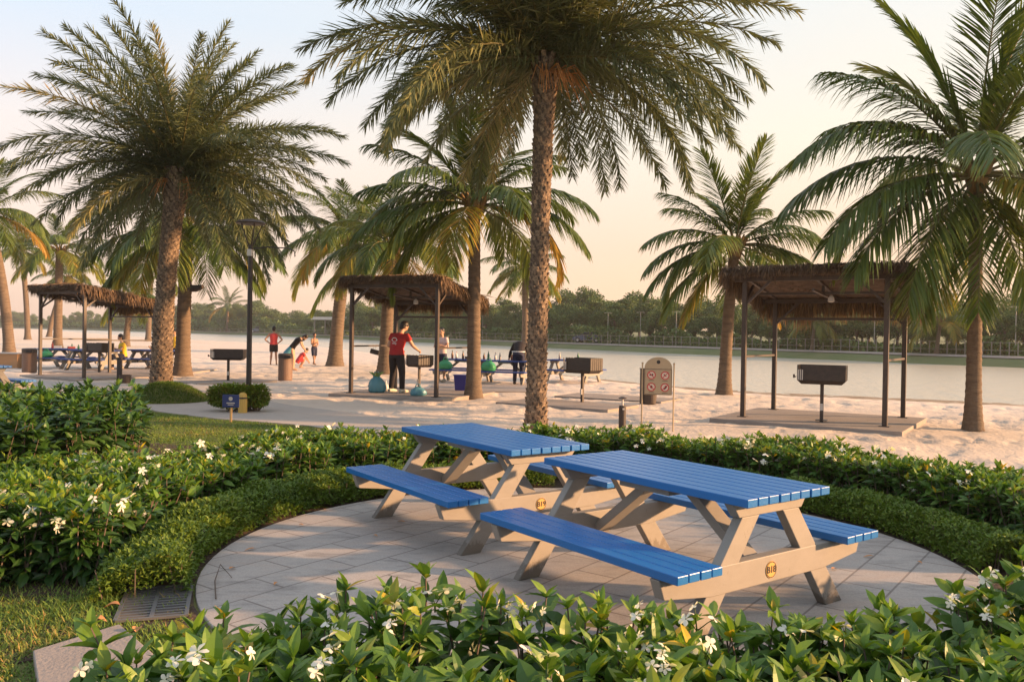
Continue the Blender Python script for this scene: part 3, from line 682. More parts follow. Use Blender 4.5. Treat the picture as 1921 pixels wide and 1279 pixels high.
for (px, py, z, rz, sx, sz, lab) in [(1092, 757, 0, -.72, .95, 1.08, 'black charcoal grill on sand right of the tall date palm trunk'), (786, 737, .06, -.85, .72, .95, 'black charcoal grill the person in the red shirt is tending'), (428, 716, .0, .1, 1.15, 1.0, 'black charcoal grill on sand just left of the lamp post'), (186, 700, .06, -.5, 1.1, 1.0, 'black charcoal grill between the posts of the left shelter')]:
    g = ga(px, py); dup(gr, (g[0], g[1], z+g[2]), rz, lab, scale=(sx, 1.0, sz))

# ------------------------------------------------------------------ shelters
def make_shelter(label, seed, Wd=2.55, Dp=2.10, hf=2.62, hb=2.28, ov=.17, fk=.68):
    rg = np.random.default_rng(seed)
    t = thing('thatched_shelter', label, 'shelter', group='thatched barbecue shelters')
    P = {'fl': (-Wd/2, -Dp/2), 'fr': (Wd/2, -Dp/2), 'br': (Wd/2, Dp/2), 'bl': (-Wd/2, Dp/2)}
    H = {'fl': hf, 'fr': hf, 'br': hb, 'bl': hb}
    for k, (x, y) in P.items():
        mb = MB(); mb.beam((x, y, 0), (x, y, H[k]), .085, .085); mb.box((x, y, .006), (.18, .18, .012)); mb.build('post', m_dark, t, bevel=.004)
    def bm(name, a, b_, w_=.07, h_=.09, m=m_dark): mb = MB(); mb.beam(a, b_, w_, h_); return mb.build(name, m, t)
    bm('roof_beam', (-Wd/2-.2, -Dp/2, hf+.045), (Wd/2+.2, -Dp/2, hf+.045)); bm('roof_beam', (-Wd/2-.2, Dp/2, hb+.045), (Wd/2+.2, Dp/2, hb+.045))
    bm('roof_beam', (-Wd/2+.04, Dp/2, hb-.33), (Wd/2-.04, Dp/2, hb-.33), .05, .05)
    for x in (-Wd/2, 0, Wd/2): bm('rafter', (x, -Dp/2-.18, hf+.13), (x, Dp/2+.2, hb+.085), .06, .07)
    for s in (-1, 1):
        bm('side_rail', (s*Wd/2, -Dp/2+.045, 1.17), (s*Wd/2, Dp/2-.045, 1.17), .04, .04)
        bm('brace', (s*Wd/2, -Dp/2+.04, hf-.42), (s*Wd/2, -Dp/2+.52, hf-.05), .045, .045)
        bm('brace', (s*(Wd/2-.04), -Dp/2, hf-.42), (s*(Wd/2-.5), -Dp/2, hf+.02), .045, .045)
        bm('brace', (s*(Wd/2-.04), Dp/2, hb-.42), (s*(Wd/2-.5), Dp/2, hb+.02), .045, .045)
    bm('tie_beam', (0, -Dp/2, hf-.17), (0, Dp/2, hf-.30), .05, .05); bm('tie_beam', (-Wd/2+.03, -.25, hf-.20), (Wd/2-.03, -.25, hf-.20), .05, .05)
    bm('strut', (0, -.25, hf-.20), (0, -.25, hf+.03), .05, .05)
    mb = MB(); mb.lathe([(.02, 0), (.055, -.05), (.065, -.12), (.03, -.14)], (.15, -.25, hf-.24), 12); mb.build('lamp', m_ltgrey, t)
    # thatch: a slab plus thousands of hanging straws
    x0, x1, y0, y1 = -Wd/2-ov, Wd/2+ov, -Dp/2-.24, Dp/2+.26
    def zr(y): return hf+.13+(hb-hf-.02)*(y+Dp/2)/Dp
    gx = np.linspace(x0, x1, 40); gy = np.linspace(y0, y1, 30); X, Y = np.meshgrid(gx, gy); Zb = zr(Y)
    Zt = Zb+.055+(vn(X, Y, .3, seed)-.5)*.10+(vn(X, Y, .8, seed+2)-.5)*.08+(vn(X, Y, .12, seed+1)-.5)*.05+.02*np.cos((X)/Wd*2.2)
    def grid(X, Y, Z, flip, off):
        h_, w_ = X.shape; i = np.arange(h_*w_).reshape(h_, w_)+off; Q = np.stack([i[:-1, :-1], i[:-1, 1:], i[1:, 1:], i[1:, :-1]], -1).reshape(-1, 4); return np.stack([X, Y, Z], -1).reshape(-1, 3), (Q[:, ::-1] if flip else Q)
    V1, Q1 = grid(X, Y, Zt, False, 0); V2, Q2 = grid(X, Y, Zb, True, len(V1))
    Vs = [V1, V2]; Qs = [Q1, Q2]; Ts = [rg.uniform(.2, .6, len(Q1)), rg.uniform(.1, .5, len(Q2))]; off = len(V1)*2
    # straws on top
    def straws(P_, D_, L_, W_, dr, tn):
        nonlocal off
        V, Q, k = strips(P_, D_, L_, W_, 2, dr, roll=rg.uniform(-1.2, 1.2, len(P_))); Vs.append(V); Qs.append(Q+off); off += len(V); Ts.append(np.repeat(np.clip(tn+rg.normal(0, .2, len(P_)), 0, 1), 2))
    n = 3800; px = rg.uniform(x0, x1, n); py = rg.uniform(y0, y1, n)
    straws(np.stack([px, py, zr(py)+.10+rg.uniform(-.04, .05, n)], -1), np.stack([rg.normal(0, .8, n), np.ones(n)*rg.choice([-1, 1], n), rg.uniform(-.25, .22, n)], -1), rg.uniform(.15, .4, n), rg.uniform(.012, .03, n), .15, .45)
    def fringe(n, ax, lo, hi, fix, zf, dirv, L0, L1, tn):
        u = rg.uniform(lo, hi, n); P_ = np.zeros((n, 3))
        if ax == 0: P_[:, 0] = u; P_[:, 1] = fix+rg.uniform(-.07, .07, n)
        else: P_[:, 1] = u; P_[:, 0] = fix+rg.uniform(-.07, .07, n)
        P_[:, 2] = zf(P_[:, 1])+rg.uniform(-.02, .12, n)
        cl = (.7+.6*vn(u, np.zeros(n), .17, seed+5))*fk
        straws(P_, np.array(dirv)+rg.normal(0, .22, (n, 3)), rg.uniform(L0, L1, n)*cl, rg.uniform(.012, .028, n), .3, tn)
    fringe(2600, 0, x0, x1, y0, zr, (0, -.6, -.5), .05, .17, .45)
    fringe(2000, 0, x0, x1, y1, zr, (0, .1, -1), .30, .50, .75)
    fringe(1500, 1, y0, y1, x0, zr, (-.3, 0, -.9), .12, .36, .45); fringe(1500, 1, y0, y1, x1, zr, (.3, 0, -.9), .12, .40, .5)
    link_mesh('thatch_roof', make_mesh('thatch_roof', np.concatenate(Vs), np.concatenate(Qs), m_thatch, tint=np.concatenate(Ts)), t)
    return t
def shelter_at(s, c, rz, z): s.location = (c[0], c[1], z); s.rotation_euler = (0, 0, rz)
sR = make_shelter('empty thatched shelter on the right with only a grill inside', 3, ov=.34, fk=1.0); shelter_at(sR, (6.15, 16.33), -.58, .07)
sM = make_shelter('middle thatched shelter where the person in red cooks', 5, Wd=2.42, Dp=2.1); fl, fr_ = at(661, 737, .06), at(815, 745, .06)
rzM = math.atan2(fr_[1]-fl[1], fr_[0]-fl[0]); mid = (fl+fr_)/2; shelter_at(sM, (mid[0]-math.sin(rzM)*1.05, mid[1]+math.cos(rzM)*1.05), rzM, .06)
sL = make_shelter('left thatched shelter in front of the tables with people in yellow', 8, Wd=2.5, Dp=2.3); fl = at(75, 703, .06); rzL = -.58
shelter_at(sL, (fl[0]+1.25*math.cos(rzL)-1.15*math.sin(rzL), fl[1]+1.25*math.sin(rzL)+1.15*math.cos(rzL)), rzL, .06); sL.scale = (1, 1, .97)
def slab(c, rz, sx, sy, z, label):
    mb = MB(); mb.box((c[0], c[1], z/2-.15), (sx, sy, z+.3), rz); tag(mb.build('concrete_slab', m_conc, bevel=.01), label, kind='structure')
slab((6.02, 16.15), -.58, 3.35, 3.1, .07, 'concrete floor slab under the right shelter')
slab(sM.location, rzM, 3.2, 2.9, .06, 'concrete floor slab under the middle shelter')
slab(sL.location, rzL, 3.2, 3.2, .06, 'concrete floor slab under the left shelter')
# slabs and steel edging under far tables and grills
for i, (x0, y0, x1, y1, dpt) in enumerate([(800, 735, 1010, 738, 3.0), (930, 757, 1140, 772, 1.6), (1040, 745, 1240, 757, 1.4), (80, 700, 330, 704, 4.0), (370, 722, 520, 716, 1.3)]):
    a, b_ = ga(x0, y0), ga(x1, y1); d = b_-a; ln = math.hypot(d[0], d[1]); rz = math.atan2(d[1], d[0]); c = (a+b_)/2+np.array([-math.sin(rz), math.cos(rz), 0])*dpt/2
    mb = MB(); mb.box((c[0], c[1], a[2]-.12), (ln, dpt, .32), rz); tag(mb.build('concrete_slab', m_conc), 'low concrete pad set in the sand', kind='structure')

# ------------------------------------------------------------------ hedges
def shrub_region(n, sampler, hfun, rg, leafL=.10, dens=(8, 6, 5, 4), rows=4, spread=1.0, tintf=.42):
    """shoots with whorls of leaves; returns arrays, and shoot tops"""
    P, D, L, T = [], [], [], []
    pts = sampler(n); tops = []
    for (x, y) in pts:
        h = hfun(x, y)*rg.uniform(.80, 1.12); lean = rg.normal(0, .16, 2)*spread
        tip = np.array([x+lean[0]*h, y+lean[1]*h, h]); base = np.array([x, y, 0.]); tops.append((tip, base))
        tb = tintf+rg.normal(0, .10)
        z = 0.0
        for k, m in enumerate(dens):
            a0 = rg.uniform(0, 6.28); fr = 1-z/h
            if fr < .12: break
            c = base+(tip-base)*fr
            for j in range(m):
                a = a0+2*math.pi*j/m+rg.normal(0, .38); el = R([52, 26, 6, -6, -14][min(k, 4)])+rg.normal(0, .34)
                P.append(c); D.append((math.cos(a)*math.cos(el), math.sin(a)*math.cos(el), math.sin(el)))
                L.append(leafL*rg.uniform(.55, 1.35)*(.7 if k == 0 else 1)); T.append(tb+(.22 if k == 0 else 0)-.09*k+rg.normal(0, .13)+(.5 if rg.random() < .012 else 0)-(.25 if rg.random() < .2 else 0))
            z += leafL*rg.uniform(.55, .85)
    P, D, L, T = np.array(P), np.array(D), np.array(L), np.clip(np.array(T), 0, 1)
    V, Q, k = leaves(P, D, L, L*.41*rg.uniform(.8, 1.2, len(L)), curl=.28, fold=.13, rows=rows, roll=rg.normal(0, .45, len(L)))
    return V, Q, np.repeat(T, k), tops
def poly_sampler(poly, rg):
    xs = [p[0] for p in poly]; ys = [p[1] for p in poly]
    def f(n):
        o = np.zeros((0, 2))
        while len(o) < n:
            q = np.stack([rg.uniform(min(xs), max(xs), n*2), rg.uniform(min(ys), max(ys), n*2)], -1); o = np.concatenate([o, q[inpoly(q[:, 0], q[:, 1], poly)]])
        return o[:n]
    return f
def flower_mesh():
    rg = np.random.default_rng(3); n = 5; a = np.arange(5)*2*math.pi/5
    D = np.stack([np.cos(a), np.sin(a), np.full(5, .15)], -1); P = D*.003; L = np.full(5, .026)
    V, Q, k = leaves(P, D, L, np.full(5, .019), curl=.25, fold=.05, rows=3, roll=np.full(5, .35), prof=[.25, .75, 1, .35])
    return V, Q
FV, FQ = flower_mesh()
def cluster_meshes(spread):
    out_ = []
    for s in range(4):
        rg = np.random.default_rng(50+s); Vs, Qs, off = [], [], 0
        for j in range((4 if spread > .05 else 2)+s % 3):
            e = Euler((rg.uniform(-1.0, .6), rg.uniform(-.8, .8), rg.uniform(0, 6))).to_matrix(); V = FV @ np.array(e).T*rg.uniform(.85, 1.25)+rg.normal(0, spread, 3)*[1,1,.35]
            Vs.append(V); Qs.append(FQ+off); off += len(V)
        nf = sum(len(q) for q in Qs); mbp = MB()
        for v in Vs: c_ = v.mean(0); mbp.tube([(0, 0, -.06), c_*.6+[0, 0, -.02], c_], [.003, .002, .002], 4)
        mbp.tube([(0, 0, -.09), (0, 0, -.05)], [.004, .006], 5)
        V2 = np.concatenate(mbp.V); Q2 = np.array(mbp.F[4])+off
        out_.append(make_mesh('flower', np.concatenate(Vs+[V2]), np.concatenate(Qs+[Q2]), [m_white, m_border], smooth=True, midx=[0]*nf+[1]*len(Q2)))
    return out_
CM = cluster_meshes(.038); CM2 = cluster_meshes(.065)
def hedge(name, label, cat, n, poly, hfun, seed, nflower=0, leafL=.10, dens=(8, 6, 5, 4), rows=4, lm=None, fscale=1.0, tintf=.42, group='flowering hedges around the circle', see=None):
    rg = np.random.default_rng(seed)
    xs = np.mean([p[0] for p in poly]); ys = np.mean([p[1] for p in poly])
    t = thing(name, label, cat, (xs, ys, 0), 0, group); o3 = np.array([xs, ys, 0])
    V, Q, T, tops = shrub_region(n, poly_sampler(poly, rg), hfun, rg, leafL, dens, rows, tintf=tintf)
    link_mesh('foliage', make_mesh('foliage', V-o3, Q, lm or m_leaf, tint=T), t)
    mb = MB()
    for tip, base in tops: mb.tube([base-o3, (base+tip)/2-o3+rg.normal(0, .01, 3), tip-o3], [.007, .005, .003], 4, cap=False)
    mb.build('stems', m_tbark, t)
    if nflower:
        cand = [tp for tp in tops if (see is None or see(tp[0]))]; rg.shuffle(cand)
        if seed == 101: cand.sort(key=lambda t_: -t_[0][2]+rg.uniform(0, .34))
        for j, (tip, base) in enumerate(cand[:nflower]):
            o = link_mesh('flower_cluster', (CM if seed == 101 else CM2)[j % 4], t, tuple(tip-o3+np.array([rg.normal(0, .03), -abs(rg.normal(0, .05)), rg.uniform(.01, .06) if seed == 101 else rg.uniform(-.04, .04)]))); o.rotation_euler = (rg.uniform(-.2, .7), rg.uniform(-.3, .3), rg.uniform(0, 6)); s = fscale*rg.uniform(.8, 1.35); o.scale = (s, s, s)
    return t
# front hedge, an arc of the ring nearest the viewer
front_poly = [(-1.28, 2.30), (-1.30, 3.05), (-1.12, 3.42), (-.80, 3.34), (-.45, 3.28), (.1, 3.22), (.7, 3.24), (1.35, 3.36), (1.9, 3.55), (2.4, 3.85), (2.85, 4.25), (3.2, 4.8), (3.4, 5.4), (4.6, 5.0), (4.2, 3.6), (3.2, 2.3), (2.2, 1.7), (.5, 1.5), (-.9, 1.6)]
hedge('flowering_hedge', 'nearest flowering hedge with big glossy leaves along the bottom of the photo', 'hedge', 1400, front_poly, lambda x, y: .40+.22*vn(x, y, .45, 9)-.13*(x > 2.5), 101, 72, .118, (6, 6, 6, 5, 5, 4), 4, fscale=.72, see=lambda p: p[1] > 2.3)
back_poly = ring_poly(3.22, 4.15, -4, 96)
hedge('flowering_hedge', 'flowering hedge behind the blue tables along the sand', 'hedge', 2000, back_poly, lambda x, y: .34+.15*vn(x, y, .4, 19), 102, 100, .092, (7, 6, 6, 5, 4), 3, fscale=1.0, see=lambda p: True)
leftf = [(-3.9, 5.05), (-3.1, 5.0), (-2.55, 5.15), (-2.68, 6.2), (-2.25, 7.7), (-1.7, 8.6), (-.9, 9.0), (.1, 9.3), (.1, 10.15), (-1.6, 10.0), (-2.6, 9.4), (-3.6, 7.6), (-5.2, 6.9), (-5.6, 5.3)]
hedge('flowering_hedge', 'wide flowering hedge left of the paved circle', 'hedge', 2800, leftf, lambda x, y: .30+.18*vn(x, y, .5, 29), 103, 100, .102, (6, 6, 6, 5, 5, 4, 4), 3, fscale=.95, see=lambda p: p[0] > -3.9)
darkp = [(-9.5, 6.6), (-5.2, 6.7), (-4.2, 7.5), (-4.05, 8.6), (-4.5, 10.2), (-5.5, 11.0), (-9.0, 12.0)]
hedge('evergreen_hedge', 'taller dark green hedge without flowers at the left edge', 'hedge', 1500, darkp, lambda x, y: .62+.18*vn(x, y, .6, 39), 104, 0, .15, (8, 7, 6, 5), 3, lm=m_leafd, group='plain green hedges')
# trimmed border of small leaves
def border(name, label, a0, a1, r0, r1, h, n, seed):
    rg = np.random.default_rng(seed); A = np.radians(rg.uniform(a0, a1, n)); rr_ = np.sqrt(rg.uniform(r0**2, r1**2, n))
    mid_ = (r0+r1)/2; prof = h*(1-(np.abs(rr_-mid_)/((r1-r0)/2))**4*.75)
    x = CX+rr_*np.cos(A); y = CY+rr_*np.sin(A); prof = prof*(.80+.4*vn(x, y, .25, seed))
    z = prof*(1-rg.random(n)**1.6*.75)
    a_ = rg.uniform(0, 6.28, n); el = rg.uniform(-.2, 1.3, n); D = np.stack([np.cos(a_)*np.cos(el), np.sin(a_)*np.cos(el), np.sin(el)], -1)
    L = rg.uniform(.022, .045, n); V, Q, k = leaves(np.stack([x, y, z], -1), D, L, L*.5, rows=2, roll=rg.normal(0, .4, n))
    T = np.clip(.30+.35*vn(x, y, .5, seed+2)+rg.normal(0, .13, n), 0, 1)
    c = np.array([CX+mid_*math.cos(R((a0+a1)/2)), CY+mid_*math.sin(R((a0+a1)/2)), 0])
    t = thing(name, label, 'hedge', tuple(c), 0, 'low clipped borders around the circle')
    link_mesh('foliage', make_mesh('foliage', V-c, Q, m_border, tint=np.repeat(T, k)), t)
    mb = MB(); # twigs
    for i in range(260):
        a = R(rg.uniform(a0, a1)); r_ = rg.uniform(r0+.05, r1-.05); p = np.array([CX+r_*math.cos(a), CY+r_*math.sin(a), 0])-c; mb.tube([p, p+[rg.normal(0, .04), rg.normal(0, .04), h*.8]], [.005, .003], 4, cap=False)
    mb.build('stems', m_tbark, t)
border('clipped_border', 'low clipped small leaved border on the left rim of the paved circle', 92, 202, CR+.03, 3.22, .25, 60000, 201)
border('clipped_border', 'low clipped small leaved border on the right rim of the paved circle', -6, 74, CR+.03, 3.22, .24, 48000, 202)
# bush by the lamp post
def bush(label, c, sx, sy, h, n, seed):
    rg = np.random.default_rng(seed); t = thing('bush', label, 'bush', tuple(c)); u = norm(rg.normal(0, 1, (n, 3))); u = u/(np.abs(u)**4).sum(1, keepdims=True)**.25*rg.random((n, 1))**.22
    P = u*[sx, sy, h*.36]+[0, 0, h*.64]; P = P*(.9+.2*rg.random((n, 1))); P[:, 2] = P[:, 2].clip(.02)
    D = norm(u+rg.normal(0, .5, (n, 3))+[0, 0, .3]); L = rg.uniform(.05, .09, n); V, Q, k = leaves(P, D, L, L*.5, rows=2)
    link_mesh('foliage', make_mesh('foliage', V, Q, m_border, tint=np.repeat(np.clip(rg.normal(.68, .2, n), 0, 1), k)), t)
    mb = MB()
    for i in range(14): mb.tube([(0, 0, -.02), (rg.uniform(-sx, sx)*.6, rg.uniform(-sy, sy)*.5, h*.25), (rg.uniform(-sx, sx)*.7, rg.uniform(-sy, sy)*.7, h*.7)], [.016, .011, .005], 5)
    mb.build('stems', m_tbark, t)
bush('leafy bush behind the small blue sign', at(434, 772), .42, .26, .48, 5000, 301)
bush('leafy bush right of the lamp post foot', at(482, 772), .20, .2, .48, 2200, 302)

# ------------------------------------------------------------------ grass
def grass(name, label, n, poly, Lr, seed, z0=.0, w_=.006, hill=None):
    rg = np.random.default_rng(seed); q = poly_sampler(poly, rg)(n)
    z = np.full(n, z0) if hill is None else hill(q[:, 0], q[:, 1])
    P = np.stack([q[:, 0], q[:, 1], z], -1); a = rg.uniform(0, 6.28, n); D = np.stack([np.cos(a)*.7, np.sin(a)*.7, rg.uniform(.4, 1.4, n)], -1)
    L = rg.uniform(Lr[0], Lr[1], n)*(.6+.8*vn(q[:, 0], q[:, 1], .35, seed)); V, Q, k = strips(P, D, L, np.full(n, w_), 2, rg.uniform(.1, .7, n))
    T = np.clip(.25+.6*vn(q[:, 0], q[:, 1], .6, seed+1)+rg.normal(0, .15, n), 0, 1)
    tag(link_mesh(name, make_mesh(name, V, Q, m_grass, tint=np.repeat(T, k))), label, 'grass', kind='stuff')
nearg = [(-5.5, 3.0), (-2.0, 3.0), (-2.35, 4.02), (-2.08, 4.42), (-1.72, 4.05), (-1.25, 3.4), (-1.3, 3.65), (-1.78, 4.44), (-2.12, 4.50), (-2.32, 5.0), (-2.5, 5.3), (-3.1, 5.15), (-5.5, 5.15)]
grass('grass', 'tufted grass at the lower left by the drain', 60000, nearg, (.03, .10), 401)
farg = [(-9.0, 17.2), (-6.6, 15.7), (-5.2, 14.7), (-3.4, 13.9), (-2.4, 12.9), (-1.9, 11.4), (-3.0, 10.0), (-4.4, 10.4), (-6.0, 12.0), (-9.0, 13.0)]
grass('grass', 'lawn grass between the left hedge and the path', 45000, farg, (.025, .07), 402, w_=.009)
grass('grass', 'short grass between the stepping slab and the paved circle', 9000, ring_poly(2.70, 3.7, 200, 240), (.03, .08), 403)
# mound at the left date palm
mc = at(312, 752)
mb = MB(); prof = [(.95, -.05), (.90, .02), (.70, .16), (.50, .28), (.30, .36), (.05, .40)]; mb.lathe(prof, tuple(mc), 28); tag(mb.build('grass_mound', m_lawn, smooth=True), 'small grassy mound around the foot of the left date palm', kind='structure')
rgm = np.random.default_rng(5); n = 9000; a = rgm.uniform(0, 6.28, n); rr_ = .92*np.sqrt(rgm.random(n)); zz = np.interp(rr_, [.05, .3, .5, .7, .9], [.40, .36, .28, .16, .02])
V, Q, k = strips(np.stack([mc[0]+rr_*np.cos(a), mc[1]+rr_*np.sin(a), zz], -1), np.stack([np.cos(a)*.5+rgm.normal(0, .3, n), np.sin(a)*.5+rgm.normal(0, .3, n), np.ones(n)], -1), rgm.uniform(.06, .16, n), np.full(n, .009), 2, .4)
tag(link_mesh('mound_grass', make_mesh('mound_grass', V, Q, m_grass, tint=np.repeat(np.clip(rgm.normal(.25, .15, n), 0, 1), k))), 'long grass on the mound of the left date palm', 'grass', kind='stuff')

# ------------------------------------------------------------------ drain, slab, fallen leaves, twig
dr = thing('drain_grate', 'grey slotted drain grate in the grass by the paved circle', 'drain', (-2.05, 4.83, .012), .32)
mb = MB(); Wg, Lg = .36, .58
for x in (-Wg/2, 0, Wg/2): mb.box((x, 0, .010), (.022, Lg, .014))
for y in (-Lg/2, Lg/2): mb.box((0, y, .011), (Wg, .022, .014))
mb.build('grate_frame', m_steel, dr)
mb = MB()
for k in range(11): mb.box((0, -Lg/2+.05+k*(Lg-.10)/10, .010), (Wg-.02, .020, .010))
mb.build('grate_bars', m_steel, dr)
mb = MB(); mb.box((0, 0, -.003), (Wg-.02, Lg-.02, .006)); mb.build('drain_pit', m_ink, dr)
mb = MB(); mb.prism([(-2.30, 4.02), (-1.62, 2.95), (-1.12, 3.22), (-1.72, 4.02), (-2.06, 4.40)][::1], -.05, .045, 'z'); tag(mb.build('stone_slab', m_conc, bevel=.006), 'pale stepping slab at the lower left corner', kind='structure')
rgl = np.random.default_rng(77); m_dry = mat('dry_leaf', (.52,.24,.09), .8)
for i, (px, py, lab) in enumerate([(170, 1177, 'orange fallen leaf on grass above the stepping slab'), (255, 1203, 'orange fallen leaf at the right corner of the stepping slab'), (225, 1150, 'curled brown fallen leaf on the drain grate edge'), (245, 1108, 'brown fallen leaf beyond the drain grate')]):
    p = at(px, py); V, Q, k = leaves(np.array([[0, 0, .03]]), np.array([[math.cos(i*1.7), math.sin(i*1.7)*.5, .12]]), np.array([.085]), np.array([.05]), curl=.3, fold=.3, rows=5)
    tag(link_mesh('fallen_leaf', make_mesh('fallen_leaf', V, Q, m_dry, smooth=True), loc=(p[0], p[1], .02)), lab, 'fallen leaf', 'fallen leaves on the grass')
lf0 = None
for i, (px, py) in enumerate([(560, 990), (610, 962), (480, 1035), (700, 1010), (430, 1075), (1640, 1050), (1720, 1060), (1560, 1075), (760, 985), (520, 1100)]):
    p = at(px, py)
    V, Q, k = leaves(np.array([[0, 0, .012]]), np.array([[1, 0, .1]]), np.array([.045+.02*(i % 3)]), np.array([.024]), curl=.2, fold=.25, rows=4)
    o = link_mesh('dry_leaf', make_mesh('dry_leaf', V, Q, m_dry, smooth=True), loc=(p[0], p[1], .018)); o.rotation_euler = (0, 0, i*1.9); tag(o, 'tiny dry leaf lying loose on the stone paving of the circle', 'fallen leaf', 'tiny dry leaves on the paving')
mb = MB(); a_, b_, c_ = at(405, 1130), at(403, 1100), at(413, 1072); d_ = at(435, 1090); mb.tube([a_+[0,0,.025], b_+[0,0,.04], c_+[0,0,.05], d_+[0,0,.025]], [.004, .004, .003, .002], 5); tag(mb.build('fallen_twig', m_tbark), 'thin bent twig lying on the paving at the left', 'twig')

# ------------------------------------------------------------------ street furniture
# lamp post
lp = thing('lamp_post', 'dark lamp post with a fork holding a disc, beside the bush', 'lamp post', tuple(at(466, 772)))
mb = MB(); mb.tube([(0, 0, 0), (0, 0, 3.25)], [.055, .045], 12); mb.lathe([(.11, 0), (.11, .03), (.06, .06)], (0, 0, 0), 14); mb.build('pole', m_black, lp, smooth=False)
for k in range(5):
    a = 2*math.pi*k/5+.3; mb = MB(); mb.tube([(.02*math.cos(a), .02*math.sin(a), 3.2), (.12*math.cos(a), .12*math.sin(a), 3.42), (.22*math.cos(a), .22*math.sin(a), 3.66)], [.014, .012, .010], 6); mb.build('fork_arm', m_black, lp)
mb = MB(); mb.lathe([(.05, 3.64), (.27, 3.66), (.29, 3.68), (.24, 3.72), (.05, 3.76)], n=24); mb.build('disc_shade', m_dark, lp, smooth=False)
mb = MB(); mb.box((0, -.05, 3.10), (.09, .07, .13)); mb.build('sensor_box', m_ltgrey, lp, bevel=.005)
mb = MB(); mb.tube([(0, 0, 3.18), (.35, 0, 3.22), (.75, 0, 3.20), (.86, 0, 3.14), (.87, 0, 3.04)], [.014, .013, .011, .010, .012], 6); mb.build('side_arm', m_black, lp)
# small blue sign
g = at(433, 792); s = thing('garden_sign', 'small dark blue sign on a wooden stake in front of the bush', 'sign', tuple(g))
mb = MB(); mb.beam((0, 0, -.05), (0, 0, .34), .035, .02); mb.build('stake', mat('stake_wood', (.55,.36,.16), .8), s)
mb = MB(); mb.box((0, -.015, .37), (.29, .015, .22)); bd = mb.build('sign_board', mat('sign_blue', (.03,.05,.17), .5), s, bevel=.004)
mb = MB(); mb.lathe([(.035, 0), (.035, .002)], n=16); e = mb.build('emblem', m_ltgrey, bd); e.rotation_euler = (R(90), 0, 0); e.location = (0, -.0235, .41)
mb = MB(); mb.box((0, -.0240, .335), (.14, .002, .018)); mb.box((0, -.0240, .305), (.10, .002, .012)); mb.build('text_line', m_ltgrey, bd)
g = at(455, 775); s = thing('utility_cover', 'small yellow rounded cover between the blue sign and lamp post', 'utility cover', tuple(g))
mb = MB(); mb.lathe([(.085, 0), (.085, .30), (.075, .36), (.04, .40)], n=16); mb.build('body', mat('yellow_paint', (.60,.38,.09), .6), s, smooth=False)
mb = MB(); mb.lathe([(.09, .28), (.092, .30), (.09, .31)], n=16); mb.build('collar', m_dark, s)
# warning sign
wp = at(1233, 806); ws = thing('warning_sign', 'tan arched board with four red prohibition signs on two thin posts', 'sign', (wp[0], wp[1], 0), -.12)
for x in (-.27, .265):
    mb = MB(); mb.tube([(x, 0, -.03), (x, 0, 1.13)], [.013, .013], 8); mb.ell((x, 0, 1.14), (.019, .019, .019), 8, 6); mb.build('post', m_signb, ws)
mb = MB(); poly = [(-.235, .60), (.235, .60), (.235, 1.06)]+[(.235*math.cos(a), 1.06+.19*math.sin(a)) for a in np.linspace(0, math.pi, 18)[1:-1]]+[(-.235, 1.06)]
mb.prism(poly, -.012, .012, 'y'); bd = mb.build('board', m_signb, ws, bevel=.003)
mb = MB()
for (a, b_) in (((-.225, .61), (.225, .61)), ((.225, .61), (.225, 1.04)), ((.225, 1.04), (-.225, 1.04)), ((-.225, 1.04), (-.225, .61))): mb.beam((a[0], -.0145, a[1]), (b_[0], -.0145, b_[1]), .003, .008)
mb.build('border_line', m_dark, bd)
mb = MB(); mb.lathe([(.032, 0), (.032, .004)], n=16); e = mb.build('badge', m_ink, bd); e.rotation_euler = (R(90), 0, 0); e.location = (.0, -.012, 1.165)
ic = 0
for (x, z) in ((-.115, .94), (.115, .935), (-.115, .735), (.115, .73)):
    mb = MB(); mb.lathe([(.072, 0), (.072, .003)], n=24); dsc = mb.build('prohibition_disc', m_signin, bd); dsc.rotation_euler = (R(90), 0, 0); dsc.location = (x, -.0125, z)
    mb = MB(); n = 28
    for k in range(n):
        a0, a1 = 2*math.pi*k/n, 2*math.pi*(k+1)/n; mb.add([(.073*math.cos(a0), .073*math.sin(a0), .0045), (.073*math.cos(a1), .073*math.sin(a1), .0045), (.057*math.cos(a1), .057*math.sin(a1), .0045), (.057*math.cos(a0), .057*math.sin(a0), .0045)], [(0, 1, 2, 3)])
    mb.box((0, 0, .0052), (.125, .012, .001), rz=R(45) if ic % 2 else R(-45)); mb.build('red_ring', m_red, dsc)
    mb = MB()
    if ic == 0: mb.box((-.005, .002, .0038), (.06, .020, .001)); mb.box((.02, .012, .0038), (.02, .02, .001))
    elif ic == 1: mb.box((0, 0, .0038), (.05, .012, .001), rz=-.5); mb.box((-.012, .016, .0038), (.012, .02, .001))
    elif ic == 2: mb.add([(.02*math.cos(a), .026*math.sin(a), .0042) for a in np.linspace(0, 6.28, 12, endpoint=False)], [tuple(range(12))])
    else: mb.add([(-.035, -.02, .0042), (0, -.035, .0042), (.03, .0, .0042), (.04, .035, .0042), (.005, .03, .0042), (-.01, .0, .0042)], [(0, 1, 2, 3, 4, 5)])
    mb.build('symbol', m_ink, dsc); ic += 1
    mb = MB(); mb.box((x, -.0135, z-.092), (.09, .002, .008)); mb.build('caption_line', m_dark, bd)
